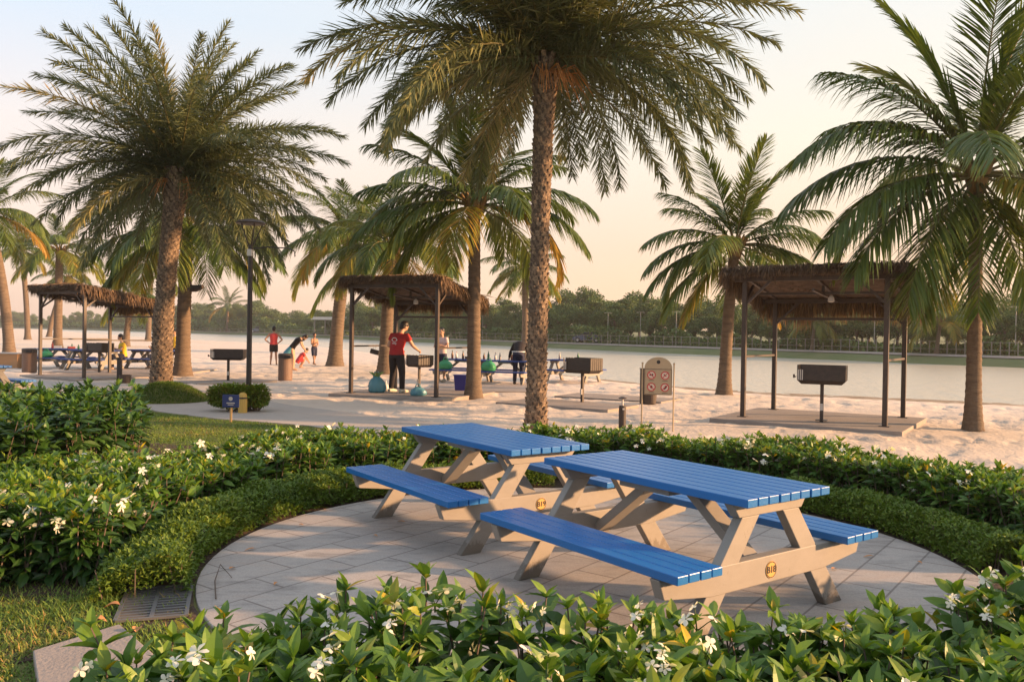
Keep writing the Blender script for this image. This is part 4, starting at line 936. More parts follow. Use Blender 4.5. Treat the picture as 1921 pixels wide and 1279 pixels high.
# bollard light
g = at(1167, 806); s = thing('bollard_light', 'short black bollard light with a disc cap behind the hedge', 'bollard', (g[0], g[1], 0), 0)
mb = MB(); mb.lathe([(.062, 0), (.062, .40), (.055, .415)], n=18); mb.build('post', m_black, s); mb = MB(); mb.lathe([(.018, .41), (.018, .53)], n=10); mb.build('neck', m_ltgrey, s)
mb = MB(); mb.lathe([(.07, .53), (.072, .545), (.02, .565)], n=18); mb.build('cap', m_dark, s); mb = MB(); mb.box((.01, -.060, .36), (.035, .006, .03)); mb.build('label_plate', m_ltgrey, s)
# ash posts
def ash_post(label, g, h):
    s = thing('ash_post', label, 'ash bin', tuple(g), group='slim ash bin posts')
    mb = MB(); mb.box((0, 0, h/2), (.12, .10, h)); mb.build('post', m_black, s, bevel=.006); mb = MB(); mb.box((0, 0, h+.01), (.15, .13, .02)); mb.build('cap', m_dark, s, bevel=.004)
    mb = MB(); mb.lathe([(.13, 0), (.15, .02), (.165, .22), (.17, .25), (.14, .25), (.13, .22)], (.17, -.02, 0), 20); mb.build('bucket', m_dark, s, smooth=False)
ash_post('slim dark post with brown bucket behind the warning sign', ga(1205, 757), .82); ash_post('slim dark post with bucket in front of the left shelter', ga(224, 719), .72)
# litter bins
def litter_bin(label, g, m, h, r, rz=0):
    s = thing('litter_bin', label, 'litter bin', tuple(g), rz, group='round litter bins')
    mb = MB(); mb.lathe([(r*.96, 0), (r, .03), (r, h*.80), (r*.98, h*.82)], n=26); b_ = mb.build('body', m, s, smooth=False)
    mb = MB(); mb.lathe([(r*1.03, h*.82), (r*1.04, h*.97), (r*.9, h), (r*.3, h*1.01)], n=26); mb.build('lid', m_dark, s, smooth=False)
    mb = MB(); mb.box((r*.55, -r*.83, h*.885), (r*.9, r*.5, h*.11)); mb.build('opening', m_ink, s)
m_binb = mat('bin_brown', (.20,.13,.095), .6, noise=(8, (.16,.10,.075), .2, (1, 1, .2))); litter_bin('round brown litter bin right of the lamp post, in front of the bathers', ga(535, 713), m_binb, .85, .22)
litter_bin('round brown litter bin left of the left shelter', ga(55, 698), m_binb, .82, .23)
# floodlight on the coconut trunk
g = atd(368, 541, 27.6); s = thing('floodlight', 'small dark floodlight fixed beside the left date palm trunk', 'floodlight', tuple(g), -.3)
mb = MB(); mb.tube([(-.18, 0, 0), (.02, 0, .0), (.26, 0, .06)], [.12, .11, .07], 12); mb.build('housing', m_black, s); mb = MB(); mb.tube([(-.34, .03, -.02), (-.12, 0, 0)], [.025, .025], 8); mb.build('bracket', m_dark, s)
# tan cabinet left edge
g = ga(12, 690); s = thing('storage_cabinet', 'low tan cabinet with pale top at the left edge behind the blue table', 'cabinet', tuple(g), .0)
mb = MB(); mb.box((0, 0, .27), (1.1, .5, .54)); mb.build('body', mat('tan_wood', (.48,.27,.13), .7, noise=(3, (.42,.23,.11), .2, (1, 1, 5))), s, bevel=.01); mb = MB(); mb.box((0, 0, .56), (1.2, .58, .04)); mb.build('top', m_ltgrey, s, bevel=.005)

# ------------------------------------------------------------------ bags, crate, clutter
m_bblue = mat('plastic_blue', (.12,.33,.42), .35, trans=.2); m_bgreen = mat('plastic_green', (.06,.36,.16), .4, trans=.2); m_crate = mat('crate_blue', (.04,.04,.28), .5); m_wht = mat('plastic_white', (.72,.72,.70), .4)
def bag(label, p, r, h, m, seed, handles=True, rz=0, extra=None, cat='bag'):
    rg = np.random.default_rng(seed); s = thing('carrier_bag', label, cat, tuple(p), rz, group='plastic bags at the picnic')
    mb = MB(); nu, nv = 22, 12; V = []
    for j in range(nv+1):
        t_ = j/nv; rad = r*float(np.interp(t_, [0, .08, .35, .62, .82, .92, 1], [.70, .92, 1.0, .90, .62, .34, .30]))
        for k in range(nu):
            a = 2*math.pi*k/nu; q = rad*(1+.10*math.sin(3*a+seed)+.08*math.sin(7*a+5*t_))+rg.normal(0, r*.02)
            V.append((q*math.cos(a), q*math.sin(a)*.75, h*t_+rg.normal(0, h*.01)))
    mb.add(V, [(j*nu+k, j*nu+(k+1) % nu, (j+1)*nu+(k+1) % nu, (j+1)*nu+k) for j in range(nv) for k in range(nu)]+[tuple(range(nu))[::-1], tuple(nv*nu+k for k in range(nu))])
    mb.build('bag_body', m, s, smooth=True)
    if handles:
        for sg in (-1, 1):
            mb = MB(); mb.tube([(-r*.35, sg*r*.15, h*.92), (-r*.2, sg*r*.2, h*1.25), (r*.2, sg*r*.2, h*1.25), (r*.35, sg*r*.15, h*.92)], [.012, .01, .01, .012], 6); mb.build('handle', m, s)
    if extra:
        mb = MB()
        for k in range(12):
            a = k*GA; mb.tube([(0, 0, h*.8), (.10*math.cos(a), .08*math.sin(a), h*1.1), (.2*math.cos(a), .14*math.sin(a), h*1.25)], [.012, .02, .004], 5)
        mb.build('leafy_greens', extra, s)
    return s
m_veg = mat('leafy_green', (.18,.30,.07), .6)
z6 = .06
bag('blue bag with green vegetables under the middle shelter', at(706, 736, z6), .22, .42, m_bblue, 1, extra=m_veg)
bag('small knotted blue bag below the grill in the middle shelter', at(784, 742, z6), .19, .22, m_bblue, 2)
bag('pale translucent bag beside the feet of the person in red', at(722, 733, z6), .10, .22, m_wht, 3)
def on_table(i, u, v, z=.75):
    g, rz = TABS[i]; return (g[0]+u*math.cos(rz)-v*math.sin(rz), g[1]+u*math.sin(rz)+v*math.cos(rz), g[2]+z)
bag('green and white bag on the bench nearest the person in the pale shirt', on_table(0, -.35, -.73, .43), .23, .30, m_bgreen, 4)
bag('green bag on the bench just right of the coconut trunk', on_table(1, -.35, -.73, .43), .23, .32, m_bgreen, 5)
bag('white bag on the bench behind the left shelter', on_table(3, -.3, -.73, .43), .24, .26, m_wht, 6)
bag('green bag on the bench behind the left shelter', on_table(3, .1, -.73, .43), .22, .26, m_bgreen, 7)
# hanging dark bag on the shelter rail
g = atd(703, 648, 22.2); s = thing('hanging_bag', 'small black bag hanging from the left rail of the middle shelter', 'bag', tuple(g))
mb = MB(); mb.box((0, 0, -.17), (.24, .07, .13), rot=Euler((0, .25, 0)).to_matrix()); mb.build('bag_body', m_ink, s, bevel=.02); mb = MB(); mb.tube([(-.05, 0, -.1), (0, 0, 0.02), (.04, 0, -.1)], [.007]*3, 5); mb.build('strap', m_ltgrey, s)
# cook's tray by the grill
g = atd(756, 668, 21.2); s = thing('food_tray', 'white tray with food at the left end of the tended grill', 'tray', tuple(g)); mb = MB(); mb.lathe([(.06, 0), (.10, .03), (.095, .032)], n=14); mb.build('tray', m_wht, s)
for q in ((-.03, 0), (.03, .02)):
    mb = MB(); mb.ell((q[0], q[1], .035), (.028, .028, .018), 8, 6); mb.build('food', mat('food', (.55,.25,.12), .6) if 'food' not in bpy.data.materials else bpy.data.materials['food'], s)
g = ga(866, 736); s = thing('storage_crate', 'deep blue plastic crate left of the coconut trunk', 'crate', (g[0], g[1], g[2]+.03), -.3)
mb = MB(); mb.add([(-.15,-.12,0),(.15,-.12,0),(.15,.12,0),(-.15,.12,0),(-.18,-.15,.42),(.18,-.15,.42),(.18,.15,.42),(-.18,.15,.42)], [(0,3,2,1),(4,5,6,7),(0,1,5,4),(1,2,6,5),(2,3,7,6),(3,0,4,7)]); mb.build('body', m_crate, s, bevel=.012)
mb = MB(); mb.box((0, 0, .435), (.39, .33, .03)); mb.build('lid', m_crate, s, bevel=.008)
rgc = np.random.default_rng(9); cols = [mat('bottle_clear', (.5,.45,.40), .2), mat('bottle_red', (.42,.08,.06), .4), mat('bottle_green', (.05,.18,.10), .3), m_wht, mat('bottle_brown', (.16,.08,.05), .3)]
words = ['clear', 'red', 'green', 'white', 'brown']
for i in range(18):
    tb = [0, 0, 0, 0, 0, 0, 1, 1, 1, 1, 1, 2, 2, 3, 3, 3, 4, 4][i]; c = int(rgc.integers(0, 5)); u = -.75+.29*([0, 1, 2, 3, 4, 5, 0, 1, 2, 3, 4, 1, 3, 0, 2, 4, 1, 3][i])+rgc.uniform(-.05, .05); v = rgc.uniform(-.25, .25); p = on_table(tb, u, v, .751)
    tn = ['the table behind the middle shelter', 'the table right of the coconut trunk', 'the table behind the round grill', 'the food table behind the left shelter', 'the table seen between the left shelter posts'][tb]
    s = thing('bottle', '%s bottle standing on %s' % (words[c], tn), 'bottle', p, 0, 'bottles and cups on the far tables')
    h = rgc.uniform(.16, .27); mb = MB(); mb.lathe([(.036, 0), (.038, h*.6), (.016, h*.8), (.014, h)], n=10); mb.build('body', cols[c], s, smooth=True); mb = MB(); mb.lathe([(.017, h*.97), (.017, h*1.06)], n=8); mb.build('cap', cols[(c+3) % 5], s)
for i, (tb, u, v, m, lab) in enumerate([(0, .2, 0, 4, 'brown food tray on the table behind the middle shelter'), (3, -.1, 0, 3, 'white food tray on the table behind the left shelter'), (3, .5, .05, 1, 'red lunch box on the table behind the left shelter'), (4, 0, 0, 3, 'white box on the table seen between the left shelter posts')]):
    p = on_table(tb, u, v, .751); s = thing('food_box', lab, 'food box', p, .3*i, 'food boxes on the far tables'); mb = MB(); mb.box((0, 0, .04), (.26, .18, .08)); mb.build('box', cols[m], s, bevel=.01); mb = MB(); mb.box((0, 0, .086), (.27, .19, .012)); mb.build('lid', m_wht, s)

# ------------------------------------------------------------------ people
def person(label, loc, rz, pose, sc=1.0, shirt=None, pants=None, skin=m_skin, hairlen=0.0, shoes=None, face=False, sleeve=.5, pantlen=1.0, voxel=.010, vest=False, skirt=None):
    """pose: dict of joints in metres, figure facing +Y, right hand at +X"""
    J = dict(pelvis=(0, 0, .94), waist=(0, 0, 1.08), chest=(0, .01, 1.30), neck=(0, 0, 1.46), head=(0, .02, 1.60),
             shR=(.175, 0, 1.40), elR=(.23, -.02, 1.12), haR=(.24, .05, .88), shL=(-.175, 0, 1.40), elL=(-.23, -.02, 1.12), haL=(-.24, .05, .88),
             hiR=(.09, 0, .90), knR=(.10, .02, .49), anR=(.11, 0, .08), hiL=(-.09, 0, .90), knL=(-.10, .02, .49), anL=(-.11, 0, .08), face=(0, 1, 0), toeR=(.03, 1, 0), toeL=(-.03, 1, 0))
    J.update(pose); J = {k: np.array(v, float) for k, v in J.items()}
    root = thing('person', label, 'person', tuple(loc), rz, 'people at the beach barbecue'); root.scale = (sc,)*3
    acr = norm(J['shR']-J['shL'])
    def oval(mb, pts, rx, ry, n=14):
        V = [];
        for i, p in enumerate(pts):
            d = norm(pts[min(i+1, len(pts)-1)]-pts[max(i-1, 0)]); a = norm(acr-d*np.dot(acr, d)); b_ = np.cross(d, a)
            for k in range(n): t_ = 2*math.pi*k/n; V.append(p+a*math.cos(t_)*rx[i]+b_*math.sin(t_)*ry[i])
        m = len(pts); mb.add(V, [(i*n+k, i*n+(k+1) % n, (i+1)*n+(k+1) % n, (i+1)*n+k) for i in range(m-1) for k in range(n)]+[tuple(range(n))[::-1], tuple((m-1)*n+k for k in range(n))])
    def limb(mb, ps, rs): mb.tube([tuple(p) for p in ps], rs, 12)
    def lerp(a, b_, t_): return a*(1-t_)+b_*t_
    def fin(mb, name, m, par, vox, smooth_it=4):
        o = mb.build(name, m, par, smooth=True); rm = o.modifiers.new('remesh', 'REMESH'); rm.mode = 'VOXEL'; rm.voxel_size = vox; rm.use_smooth_shade = True
        sm = o.modifiers.new('smooth', 'SMOOTH'); sm.iterations = smooth_it; sm.factor = .5; return o
    body = MB(); pel, wa, ch, ne, hd = (J[k] for k in ('pelvis', 'waist', 'chest', 'neck', 'head'))
    oval(body, [pel-(wa-pel)*.6, pel, wa, ch, lerp(ch, ne, .6), ne], [.13, .155, .135, .165, .15, .06], [.09, .11, .095, .115, .085, .055])
    limb(body, [lerp(ch, ne, .7), ne, lerp(ne, hd, .6)], [.07, .055, .052])
    fd = norm(J['face']); hu = norm(hd-ne); fd = norm(fd-hu*np.dot(fd, hu)); hx = np.cross(fd, hu); HR = np.stack([hx, fd, hu], -1)
    body.ell(hd+hu*.035, (.076, .092, .115), 16, 12, HR); body.ell(hd-hu*.035+fd*.025, (.055, .06, .06), 12, 8, HR)
    body.ell(hd+fd*.10+hu*.0, (.012, .018, .022), 8, 6, HR)
    for s_ in (-1, 1): body.ell(hd+hx*s_*.078+hu*.005-fd*.01, (.010, .02, .032), 8, 6, HR)
    for s_, sh, el, ha in ((1, 'shR', 'elR', 'haR'), (-1, 'shL', 'elL', 'haL')):
        a, e, h_ = J[sh], J[el], J[ha]; limb(body, [a-acr*s_*.05, a, lerp(a, e, .5), e, lerp(e, h_, .35), h_], [.05, .056, .046, .038, .038, .026])
        fdir = norm(h_-e); sd_ = norm(np.cross(fdir, acr)); pl = np.cross(sd_, fdir)
        oval(body, [h_-fdir*.01, h_+fdir*.04, h_+fdir*.085], [.024, .034, .034], [.018, .018, .014], 10)
        for q in range(4):
            o_ = sd_*(-.027+.018*q); b0 = h_+fdir*.08+o_; ln = [.065, .075, .072, .055][q]; cu = pl*s_*-1*.022
            limb(body, [b0, b0+fdir*ln*.5+cu*.4, b0+fdir*ln*.9+cu*1.6], [.0095, .009, .0075])
        b0 = h_+fdir*.03+sd_*-.03; limb(body, [b0, b0+fdir*.03-sd_*.022, b0+fdir*.06-sd_*.03], [.012, .010, .008])
    for s_, hi, kn, an, to in ((1, 'hiR', 'knR', 'anR', 'toeR'), (-1, 'hiL', 'knL', 'anL', 'toeL')):
        a, k_, n_ = J[hi], J[kn], J[an]; limb(body, [a, lerp(a, k_, .3), lerp(a, k_, .75), k_, lerp(k_, n_, .3), lerp(k_, n_, .75), n_], [.088, .085, .06, .052, .054, .038, .034])
        td = norm(J[to]); limb(body, [n_-td*.05+[0, 0, -.04], n_+[0, 0, -.035], n_+td*.10+[0, 0, -.05], n_+td*.17+[0, 0, -.06]], [.032, .040, .034, .022])
    bo = fin(body, 'body', skin, root, voxel)
    if shirt:
        mb = MB(); lo = pel-(wa-pel)*(.25)
        oval(mb, [lo, pel, wa, ch, lerp(ch, ne, .62), lerp(ch, ne, .85)], [.178, .176, .158, .188, .165, .085], [.128, .13, .118, .135, .10, .075])
        for s_, sh, el in ((1, 'shR', 'elR'), (-1, 'shL', 'elL')):
            if vest: continue
            a, e = J[sh], J[el]
            if sleeve <= 1: limb(mb, [a-acr*s_*.06, a, lerp(a, e, sleeve*.5), lerp(a, e, sleeve)], [.055, .070, .066, .066])
            else:
                h_ = J['ha'+sh[2]]; limb(mb, [a-acr*s_*.06, a, lerp(a, e, .5), e, lerp(e, h_, .5), lerp(e, h_, .9)], [.055, .07, .06, .053, .046, .040])
        fin(mb, 'shirt', shirt, root, voxel*1.2, 3)
    if pants:
        mb = MB(); oval(mb, [pel-(wa-pel)*.75, pel-(wa-pel)*.2, lerp(pel, wa, .45)], [.155, .178, .160], [.115, .128, .112])
        for s_, hi, kn, an in ((1, 'hiR', 'knR', 'anR'), (-1, 'hiL', 'knL', 'anL')):
            a, k_, n_ = J[hi], J[kn], J[an]
            if pantlen >= 1: limb(mb, [a, lerp(a, k_, .4), k_, lerp(k_, n_, .5), lerp(k_, n_, .97)], [.098, .095, .072, .062, .058])
            else: limb(mb, [a, lerp(a, k_, .4), lerp(a, k_, pantlen*1.9 if pantlen < .5 else 1.0)], [.10, .10, .094])
        fin(mb, 'trousers' if pantlen >= 1 else 'shorts', pants, root, voxel*1.2, 3)
    if skirt:
        mb = MB(); oval(mb, [lerp(pel, wa, .4), pel, pel-(wa-pel)*1.2, pel-(wa-pel)*2.4], [.15, .175, .20, .22], [.11, .13, .16, .18]); fin(mb, 'skirt', skirt, root, voxel*1.2, 3)
    mb = MB(); mb.ell(hd+hu*.062-fd*.022, (.089, .098, .108), 16, 10, HR); mb.ell(hd+hu*.0-fd*.05, (.078, .055, .085), 12, 8, HR)
    if hairlen: limb(mb, [hd-fd*.04, hd-fd*.08-hu*.02, hd-fd*.08+np.array([0, 0, -hairlen])], [.07, .065, .035])
    fin(mb, 'hair', m_hair, root, .009, 3)
    if face:
        for s_ in (-1, 1):
            mb = MB(); mb.ell(hd+hu*.022+fd*.086+hx*s_*.03, (.012, .008, .006), 8, 6, HR); mb.build('eye', m_ink, root)
        mb = MB(); mb.ell(hd-hu*.045+fd*.083, (.022, .008, .006), 8, 6, HR); mb.build('mouth', bpy.data.materials.get('lips') or mat('lips', (.35,.12,.10), .5), root)
    if shoes:
        for an, to in (('anR', 'toeR'), ('anL', 'toeL')):
            n_, td = J[an], norm(J[to]); mb = MB(); limb(mb, [n_-td*.07+[0, 0, -.035], n_+[0, 0, -.025], n_+td*.10+[0, 0, -.042], n_+td*.19+[0, 0, -.052]], [.04, .05, .044, .028]); fin(mb, 'shoe', shoes, root, voxel, 2)
    return root
m_cred = mat('red_cotton', (.40,.020,.022), .8, noise=(6, (.33,.015,.018), .2, S1)); m_cblk = mat('black_cloth', (.018,.014,.016), .85); m_cnavy = mat('navy_cloth', (.02,.025,.06), .85); m_cpink = mat('pale_pink_cloth', (.60,.45,.44), .8); m_cyel = mat('yellow_cloth', (.62,.42,.03), .8); m_cteal = mat('teal_cloth', (.07,.25,.33), .8); m_cred2 = mat('bright_red_vest', (.60,.06,.06), .7); m_shoe = mat('pale_shoe', (.55,.52,.42), .7); m_cgrey = mat('grey_pattern_cloth', (.30,.30,.33), .8)
g = at(743, 736, .06)
pc = person('person in red T-shirt with white back print and black trousers cooking at the middle grill', g, -.55, dict(chest=(.02, .05, 1.30), neck=(.03, .10, 1.45), head=(.05, .17, 1.58), shR=(.20, .08, 1.38), elR=(.27, .20, 1.14), haR=(.25, .42, 1.02), shL=(-.16, .06, 1.39), elL=(-.24, .02, 1.12), haL=(-.14, .24, 1.02), face=(.2, 1, -.7), anR=(.16, .0, .08), knR=(.13, .03, .49), anL=(-.16, .02, .08), knL=(-.13, .05, .49)), 1.04, m_cred, m_cblk, shoes=m_shoe, voxel=.008)
# back print
pc.scale = (1.20, 1.20, 1.05)
sh_ = [c for c in pc.children if c.name.startswith('shirt')][0]
mb = MB()
def ringp(r0, r1, cx=0, cz=0, n=22, a_0=0, a_1=2*math.pi, sx=1.0):
    for k in range(n):
        a0, a1 = a_0+(a_1-a_0)*k/n, a_0+(a_1-a_0)*(k+1)/n
        mb.add([(cx+sx*r*math.cos(a), -.105+.028*abs(0), cz+r*math.sin(a)) for r, a in ((r0, a0), (r1, a0), (r1, a1), (r0, a1))], [(0, 1, 2, 3)])
ringp(.045, .055, 0, 1.28, sx=1.2); ringp(.062, .072, 0, 1.255, a_0=0.1, a_1=3.0, sx=1.1); mb.box((0, -.105, 1.19), (.11, .003, .018)); mb.box((0, -.105, 1.165), (.08, .003, .012))
pr = mb.build('back_print', m_wht, sh_)
pr.location = (0.015, .005, 0); pr.modifiers.new('solid', 'SOLIDIFY').thickness = .004
g = ga(828, 716); person('person in pale pink shirt and navy shorts standing at the far tables, arms folded', g, 2.6, dict(elR=(.27, .04, 1.12), haR=(.02, .20, 1.16), elL=(-.27, .04, 1.10), haL=(.0, .18, 1.22), face=(0, 1, -.2)), 1.0, m_cpink, m_cnavy, pantlen=.45, face=True, shoes=m_shoe)
g = ga(972, 721); person('person in black bending over the far table, white belt band at the waist', g, -.15, dict(pelvis=(0, -.06, .93), waist=(0, .04, 1.05), chest=(0, .22, 1.18), neck=(0, .40, 1.18), head=(0, .50, 1.10), shR=(.17, .33, 1.20), elR=(.24, .42, .95), haR=(.18, .60, .80), shL=(-.17, .33, 1.20), elL=(-.30, .36, .95), haL=(-.36, .50, .78), face=(0, .4, -1), hiR=(.09, -.06, .90), hiL=(-.09, -.06, .90)), 1.05, m_cblk, m_cnavy, sleeve=1.5, shoes=m_ink)
bp_ = [o for o in COL.objects if o.name.startswith('person')][-1]
mb = MB(); mb.tube([(.19*math.cos(a), -.03+.145*math.sin(a), .985+.05*math.cos(a)*0) for a in np.linspace(0, 2*math.pi, 25)], [.018]*25, 6); mb.build('belt', m_wht, bp_)
g = ga(513, 684); person('bather in red vest and black shorts with hands on hips', g, .15, dict(elR=(.38, -.06, 1.14), haR=(.20, .02, .99), elL=(-.38, -.06, 1.14), haL=(-.20, .02, .99), anR=(.13, 0, .08), anL=(-.13, 0, .08)), 1.0, m_cred2, m_cblk, skin=m_skind, pantlen=.4, vest=True, voxel=.014)
g = ga(550, 694); person('bather with long black hair and teal skirt bending over a child', g, -1.45, dict(pelvis=(0, -.06, .93), waist=(0, .03, 1.06), chest=(0, .18, 1.24), neck=(0, .33, 1.33), head=(0, .44, 1.36), shR=(.17, .27, 1.28), elR=(.2, .36, 1.02), haR=(.12, .50, .82), shL=(-.17, .27, 1.28), elL=(-.2, .36, 1.02), haL=(-.12, .48, .82), face=(0, .5, -1), hiR=(.09, -.06, .90), hiL=(-.09, -.06, .90)), .96, m_cblk, None, skin=m_skin, hairlen=.22, voxel=.014, skirt=m_cteal, sleeve=.4)
g = ga(563, 690); person('small child in red crouching right of the brown litter bin', g, -1.1, dict(pelvis=(0, -.12, .36), waist=(0, -.05, .48), chest=(0, .10, .68), neck=(0, .22, .80), head=(0, .31, .90), shR=(.16, .14, .76), elR=(.2, .30, .55), haR=(.14, .42, .36), shL=(-.16, .14, .76), elL=(-.2, .30, .55), haL=(-.14, .42, .36), hiR=(.09, -.10, .38), knR=(.16, .22, .48), anR=(.13, .02, .08), hiL=(-.09, -.10, .38), knL=(-.16, .22, .48), anL=(-.13, .02, .08), face=(0, 1, -.6)), .80, m_cred2, m_cred2, pantlen=.4, voxel=.014)
g = ga(589, 684); person('child with bare chest and dark knee shorts walking on the sand', g, -2.3, dict(knR=(.11, .10, .50), anR=(.12, .22, .08), knL=(-.10, -.02, .49), anL=(-.10, -.20, .09), elR=(.22, .06, 1.12), haR=(.10, .24, 1.18), elL=(-.22, .04, 1.12), haL=(-.05, .22, 1.05)), .84, None, m_cnavy, skin=m_skind, pantlen=.75, face=True, voxel=.014)
def seated(label, g, rz, sc, sh, pa, lean=.05, **k):
    return person(label, g, rz, dict(pelvis=(0, 0, .50), waist=(0, lean*.4, .63), chest=(0, lean, .86), neck=(0, lean*1.5, 1.02), head=(0, lean*1.9+.02, 1.16), shR=(.17, lean, .96), elR=(.22, .16, .72), haR=(.14, .36, .80), shL=(-.17, lean, .96), elL=(-.22, .16, .72), haL=(-.14, .36, .80), hiR=(.10, .02, .50), knR=(.12, .42, .50), anR=(.13, .40, .08), hiL=(-.10, .02, .50), knL=(-.12, .42, .50), anL=(-.13, .40, .08)), sc, sh, pa, voxel=.014, **k)
p = on_table(4, .62, .78, 0); seated('person in bright yellow shirt seated at the left shelter tables', p, 2.2, 1.02, m_cyel, m_cnavy)
p = on_table(5, -.35, .78, 0); seated('person in grey and yellow leaning back at the table by the left date palm trunk', p, 2.7, 1.02, m_cgrey, m_cgrey, lean=-.1)
p = on_table(5, .0, 1.2, 0); person('person in yellow top standing behind the leaning one, mostly hidden by the trunk', p, 2.9, {}, .88, m_cyel, m_cnavy, pantlen=.4, voxel=.014)

# ------------------------------------------------------------------ far trees
def tree_variant(seed):
    rg = np.random.default_rng(seed); root = thing('tree', '', 'tree', group='trees along the far bank')
    mb = MB(); mb.tube([(0, 0, -.5), (.1, 0, 1.2), (rg.normal(0, .2), rg.normal(0, .2), 3.2), (rg.normal(0, .4), rg.normal(0, .4), 5.2)], [.22, .17, .12, .05], 7)
    cl = []
    for k in range(15):
        a = k*GA; r_ = rg.uniform(.4, 2.3); z = rg.uniform(2.6, 6.9); r_ *= math.sin(math.pi*min(1, max(.2, (z-1.4)/6.3)))**.5; cl.append((r_*math.cos(a), r_*math.sin(a), z, rg.uniform(.7, 1.35)))
        mb.tube([(0, 0, z*.55), (r_*math.cos(a)*.9, r_*math.sin(a)*.9, z)], [.06, .02], 5)
    mb.build('trunk', m_tbark, root)
    P, T = [], []
    for x, y, z, s_ in cl:
        n = int(230*s_*s_); u = norm(rg.normal(0, 1, (n, 3)))*(rg.random((n, 1))**.4)*s_*[1, 1, .72]; P.append(u+[x, y, z]); T.append(np.clip(.45+.12*rg.normal()+rg.normal(0, .18, n), 0, 1))
    P = np.concatenate(P); T = np.concatenate(T); n = len(P); D = norm(rg.normal(0, 1, (n, 3))); L = rg.uniform(.16, .36, n); V, Q, k = leaves(P, D, L, L*.75, rows=2, roll=rg.uniform(-1.5, 1.5, n))
    link_mesh('crown', make_mesh('crown', V, Q, m_tree, tint=np.repeat(T, k)), root); return root
TV = [tree_variant(900+i) for i in range(5)]; used = [False]*5
TL = ['dark round crowned tree in the row on the far bank', 'broad bushy green tree in the row on the far bank', 'tall loose crowned tree in the row on the far bank', 'pale green leafy tree in the row on the far bank', 'lumpy dark green tree in the row on the far bank']
rgt = np.random.default_rng(31)
top_y = lambda px: np.interp(px, [-100, 0, 200, 380, 480, 540, 640, 700, 860, 1000, 1060, 1130, 1180, 1260, 1380, 1500, 1650, 1800, 1921, 2100], [592, 592, 590, 572, 556, 588, 572, 556, 566, 560, 545, 540, 560, 552, 560, 560, 556, 552, 540, 535])
k = 0
for row, (doff, step, hf_) in enumerate([(9, 34, .72), (16, 36, .9), (28, 40, 1.0)]):
    px = -140+row*11
    while px < 2080:
        th = bearing(px); dd = float(far_d(np.array(th)))+doff*(1 if px > 600 else 1.8)+rgt.uniform(-2, 2)
        yy = dd*math.cos(th); top = atd(px, float(top_y(px))+rgt.uniform(-7, 12), yy)[2]; hgt = max(2.5, (top-.4)*hf_*rgt.uniform(.85, 1.08)); sc = hgt/7.2
        v = int(rgt.integers(0, 5)); loc = (dd*math.sin(th), yy, .45); s3 = (max(sc*rgt.uniform(.9, 1.25), .5),)*2+(sc,)
        if not used[v]: o = TV[v]; o.location = loc; o.rotation_euler = (0, 0, rgt.uniform(0, 6)); o.scale = s3; o['label'] = TL[v]; used[v] = True
        else: o = dup(TV[v], loc, rgt.uniform(0, 6), TL[v], scale=s3)
        k += 1; wpx = 5.0*s3[0]*F/yy; px += max(13, wpx*.62)*rgt.uniform(.8, 1.2)
print('far trees', k)
# undergrowth on the bank
def under():
    rg = np.random.default_rng(8); n = 42000; px = rg.uniform(-100, 2100, n); th = np.arctan((px-IW/2)/F); dd = far_d(th); s_ = dd/90; off = rg.uniform(5.5, 13, n); dd = dd+off
    h = (1.7*vn(px, off, 60, 3)+.5)*np.clip(s_, .8, 3.5); z = .4+h*rg.random(n)**.7
    P = np.stack([dd*np.sin(th), dd*np.cos(th), z], -1); D = norm(rg.normal(0, 1, (n, 3))); L = rg.uniform(.18, .34, n)*np.clip(s_, 1, 4); V, Q, k = leaves(P, D, L, L*.7, rows=1, roll=rg.uniform(-1.5, 1.5, n), prof=[.9, .7])
    tag(link_mesh('undergrowth', make_mesh('undergrowth', V, Q, m_tree, tint=np.repeat(np.clip(.55+.5*(vn(px, off, 25, 4)-.4)+rg.normal(0, .15, n), 0, 1), k))), 'tangled green undergrowth along the far bank', 'undergrowth', kind='stuff')
under()
# fence on the far bank
fe = thing('fence', 'long pale post and rail fence along the far bank', 'fence', (0, 0, 0)); m_fence = mat('fence_paint', (.22,.20,.165), .7)
pxs = np.linspace(380, 1960, 96); rail = []
for i, p in enumerate(pxs):
    th = bearing(p); dd = float(far_d(np.array(th)))+4.4; q = np.array([dd*math.sin(th), dd*math.cos(th), .42]); rail.append(q); sc_ = max(1, dd/110)
    mb = MB(); mb.beam(tuple(q), tuple(q+[0, 0, 1.15]), .07*sc_, .07*sc_); mb.build('post', m_fence, fe)
for zz in (.45, 1.08):
    mb = MB()
    for a, b_ in zip(rail[:-1], rail[1:]): mb.beam(tuple(a+[0, 0, zz]), tuple(b_+[0, 0, zz]), .03, .04*max(1, a[1]/120))
    mb.build('rail', m_fence, fe)
# far lamp posts
m_pole = mat('lamp_pole_paint', (.30,.29,.25), .6)
fl0 = thing('street_lamp', 'thin pale street lamp on the far bank', 'street lamp', group='thin pale street lamps on the far bank'); mb = MB(); mb.tube([(0, 0, 0), (0, 0, 4.0)], [.055, .035], 8); mb.build('pole', m_pole, fl0)
mb = MB(); mb.beam((-.4, 0, 4.02), (.4, 0, 4.02), .05, .04); mb.build('arm', m_pole, fl0); mb = MB(); mb.box((.40, 0, 3.98), (.22, .10, .05)); mb.box((-.40, 0, 3.98), (.22, .10, .05)); mb.build('lamp_head', m_pole, fl0)
for i, p in enumerate([412, 588, 905, 1140, 1201, 1268, 1640, 1905]):
    th = bearing(p); dd = float(far_d(np.array(th)))+6; loc = (dd*math.sin(th), dd*math.cos(th), .42)
    if i == 0: fl0.location = loc
    else: dup(fl0, loc, 0)
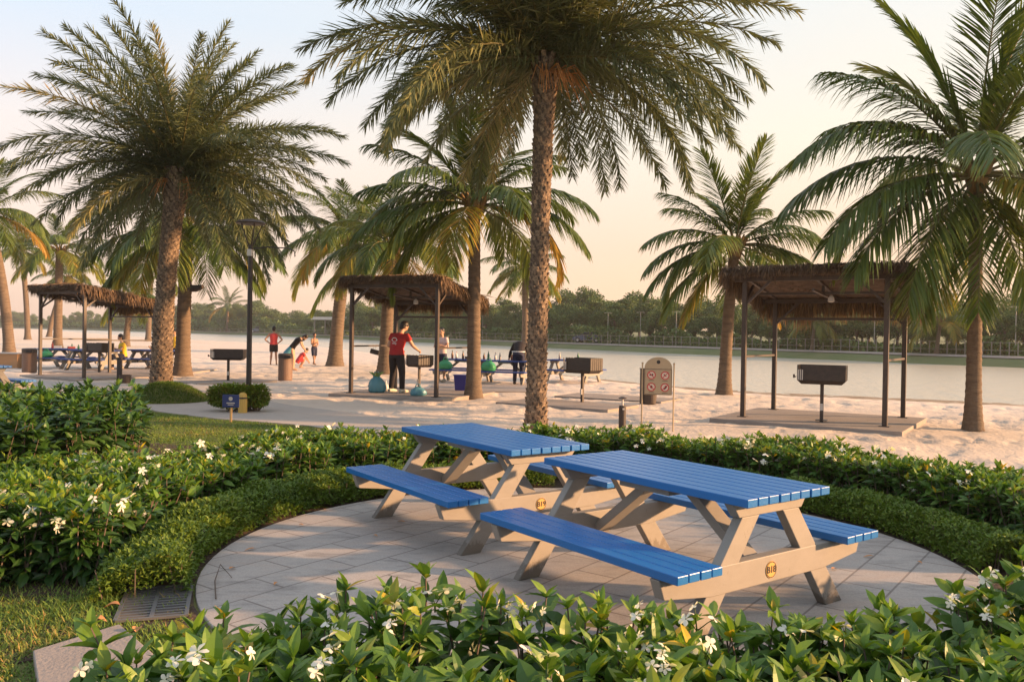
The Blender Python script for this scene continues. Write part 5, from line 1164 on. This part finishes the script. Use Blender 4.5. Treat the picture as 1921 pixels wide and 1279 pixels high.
# cars
def car(label, p, off, rz, m, sc=1.0):
    th = bearing(p); dd = float(far_d(np.array(th)))+off; c = thing('parked_car', label, 'car', (dd*math.sin(th), dd*math.cos(th), .5), rz, 'cars on the far bank road'); c.scale = (sc,)*3
    mb = MB(); mb.prism([(-2.1, .25), (-2.15, .7), (-1.5, .88), (-1.0, .92), (-.55, 1.38), (.75, 1.42), (1.45, .95), (2.1, .85), (2.15, .35), (1.9, .22)], -.82, .82, 'y'); mb.build('body', m, c, bevel=.08)
    for s_ in (-1, 1):
        mb = MB(); mb.prism([(-.85, .95), (-.48, 1.32), (.70, 1.35), (1.2, .95)], s_*.825-.004, s_*.825+.004, 'y'); mb.build('window', m_ink, c)
    for x in (-1.35, 1.35):
        for s_ in (-1, 1):
            mb = MB(); mb.lathe([(.32, -.1), (.34, -.05), (.34, .05), (.32, .1)], n=18); w_ = mb.build('wheel', m_ink, c); w_.rotation_euler = (R(90), 0, 0); w_.location = (x, s_*.78, .33)
            mb = MB(); mb.lathe([(.17, -.11), (.17, .11)], n=12); mb.build('rim', m_ltgrey, w_)
    for s_ in (-.6, .6):
        mb = MB(); mb.box((2.13, s_, .68), (.05, .3, .14)); mb.build('headlight', m_wht, c)
car('dark blue car with pale bonnet behind the far fence right of the date palm trunk', 1105, 7.6, -.45, mat('car_blue', (.04,.06,.12), .25))
car('grey blue car on the far bank behind the bather in red', 487, 9, -.2, mat('car_grey', (.16,.19,.24), .25), 1.3)
# little pavilion roof among the far trees
th = bearing(630); dd = float(far_d(np.array(th)))+9; s = thing('pavilion', 'low pale roofed pavilion among the far trees left of centre', 'pavilion', (dd*math.sin(th), dd*math.cos(th), .5), -.5)
mb = MB(); mb.prism([(-6, 3.6), (6, 3.6), (5.2, 4.3), (-5.2, 4.3)], -2.5, 2.5, 'y'); mb.build('roof', m_ltgrey, s)
for x in (-5, -1.7, 1.7, 5):
    for y in (-2, 2): mb = MB(); mb.beam((x, y, 0), (x, y, 3.6), .2, .2); mb.build('post', m_fence, s)

# ------------------------------------------------------------------ evening haze
HAZE = 0.00045
if HAZE:
    mb = MB(); mb.box((-150, 420, 18.5), (1500, 1300, 41)); hz = mb.build('haze', None); hz.data.materials.clear()
    m = bpy.data.materials.new('haze'); m.use_nodes = True; t = m.node_tree; t.nodes.clear(); o_ = t.nodes.new('ShaderNodeOutputMaterial'); v = t.nodes.new('ShaderNodeVolumePrincipled')
    v.inputs['Color'].default_value = (.95, .93, .9, 1); v.inputs['Density'].default_value = HAZE; v.inputs['Anisotropy'].default_value = .3; t.links.new(v.outputs[0], o_.inputs['Volume']); hz.data.materials.append(m); tag(hz, 'thin warm evening haze over the lake', kind='stuff')
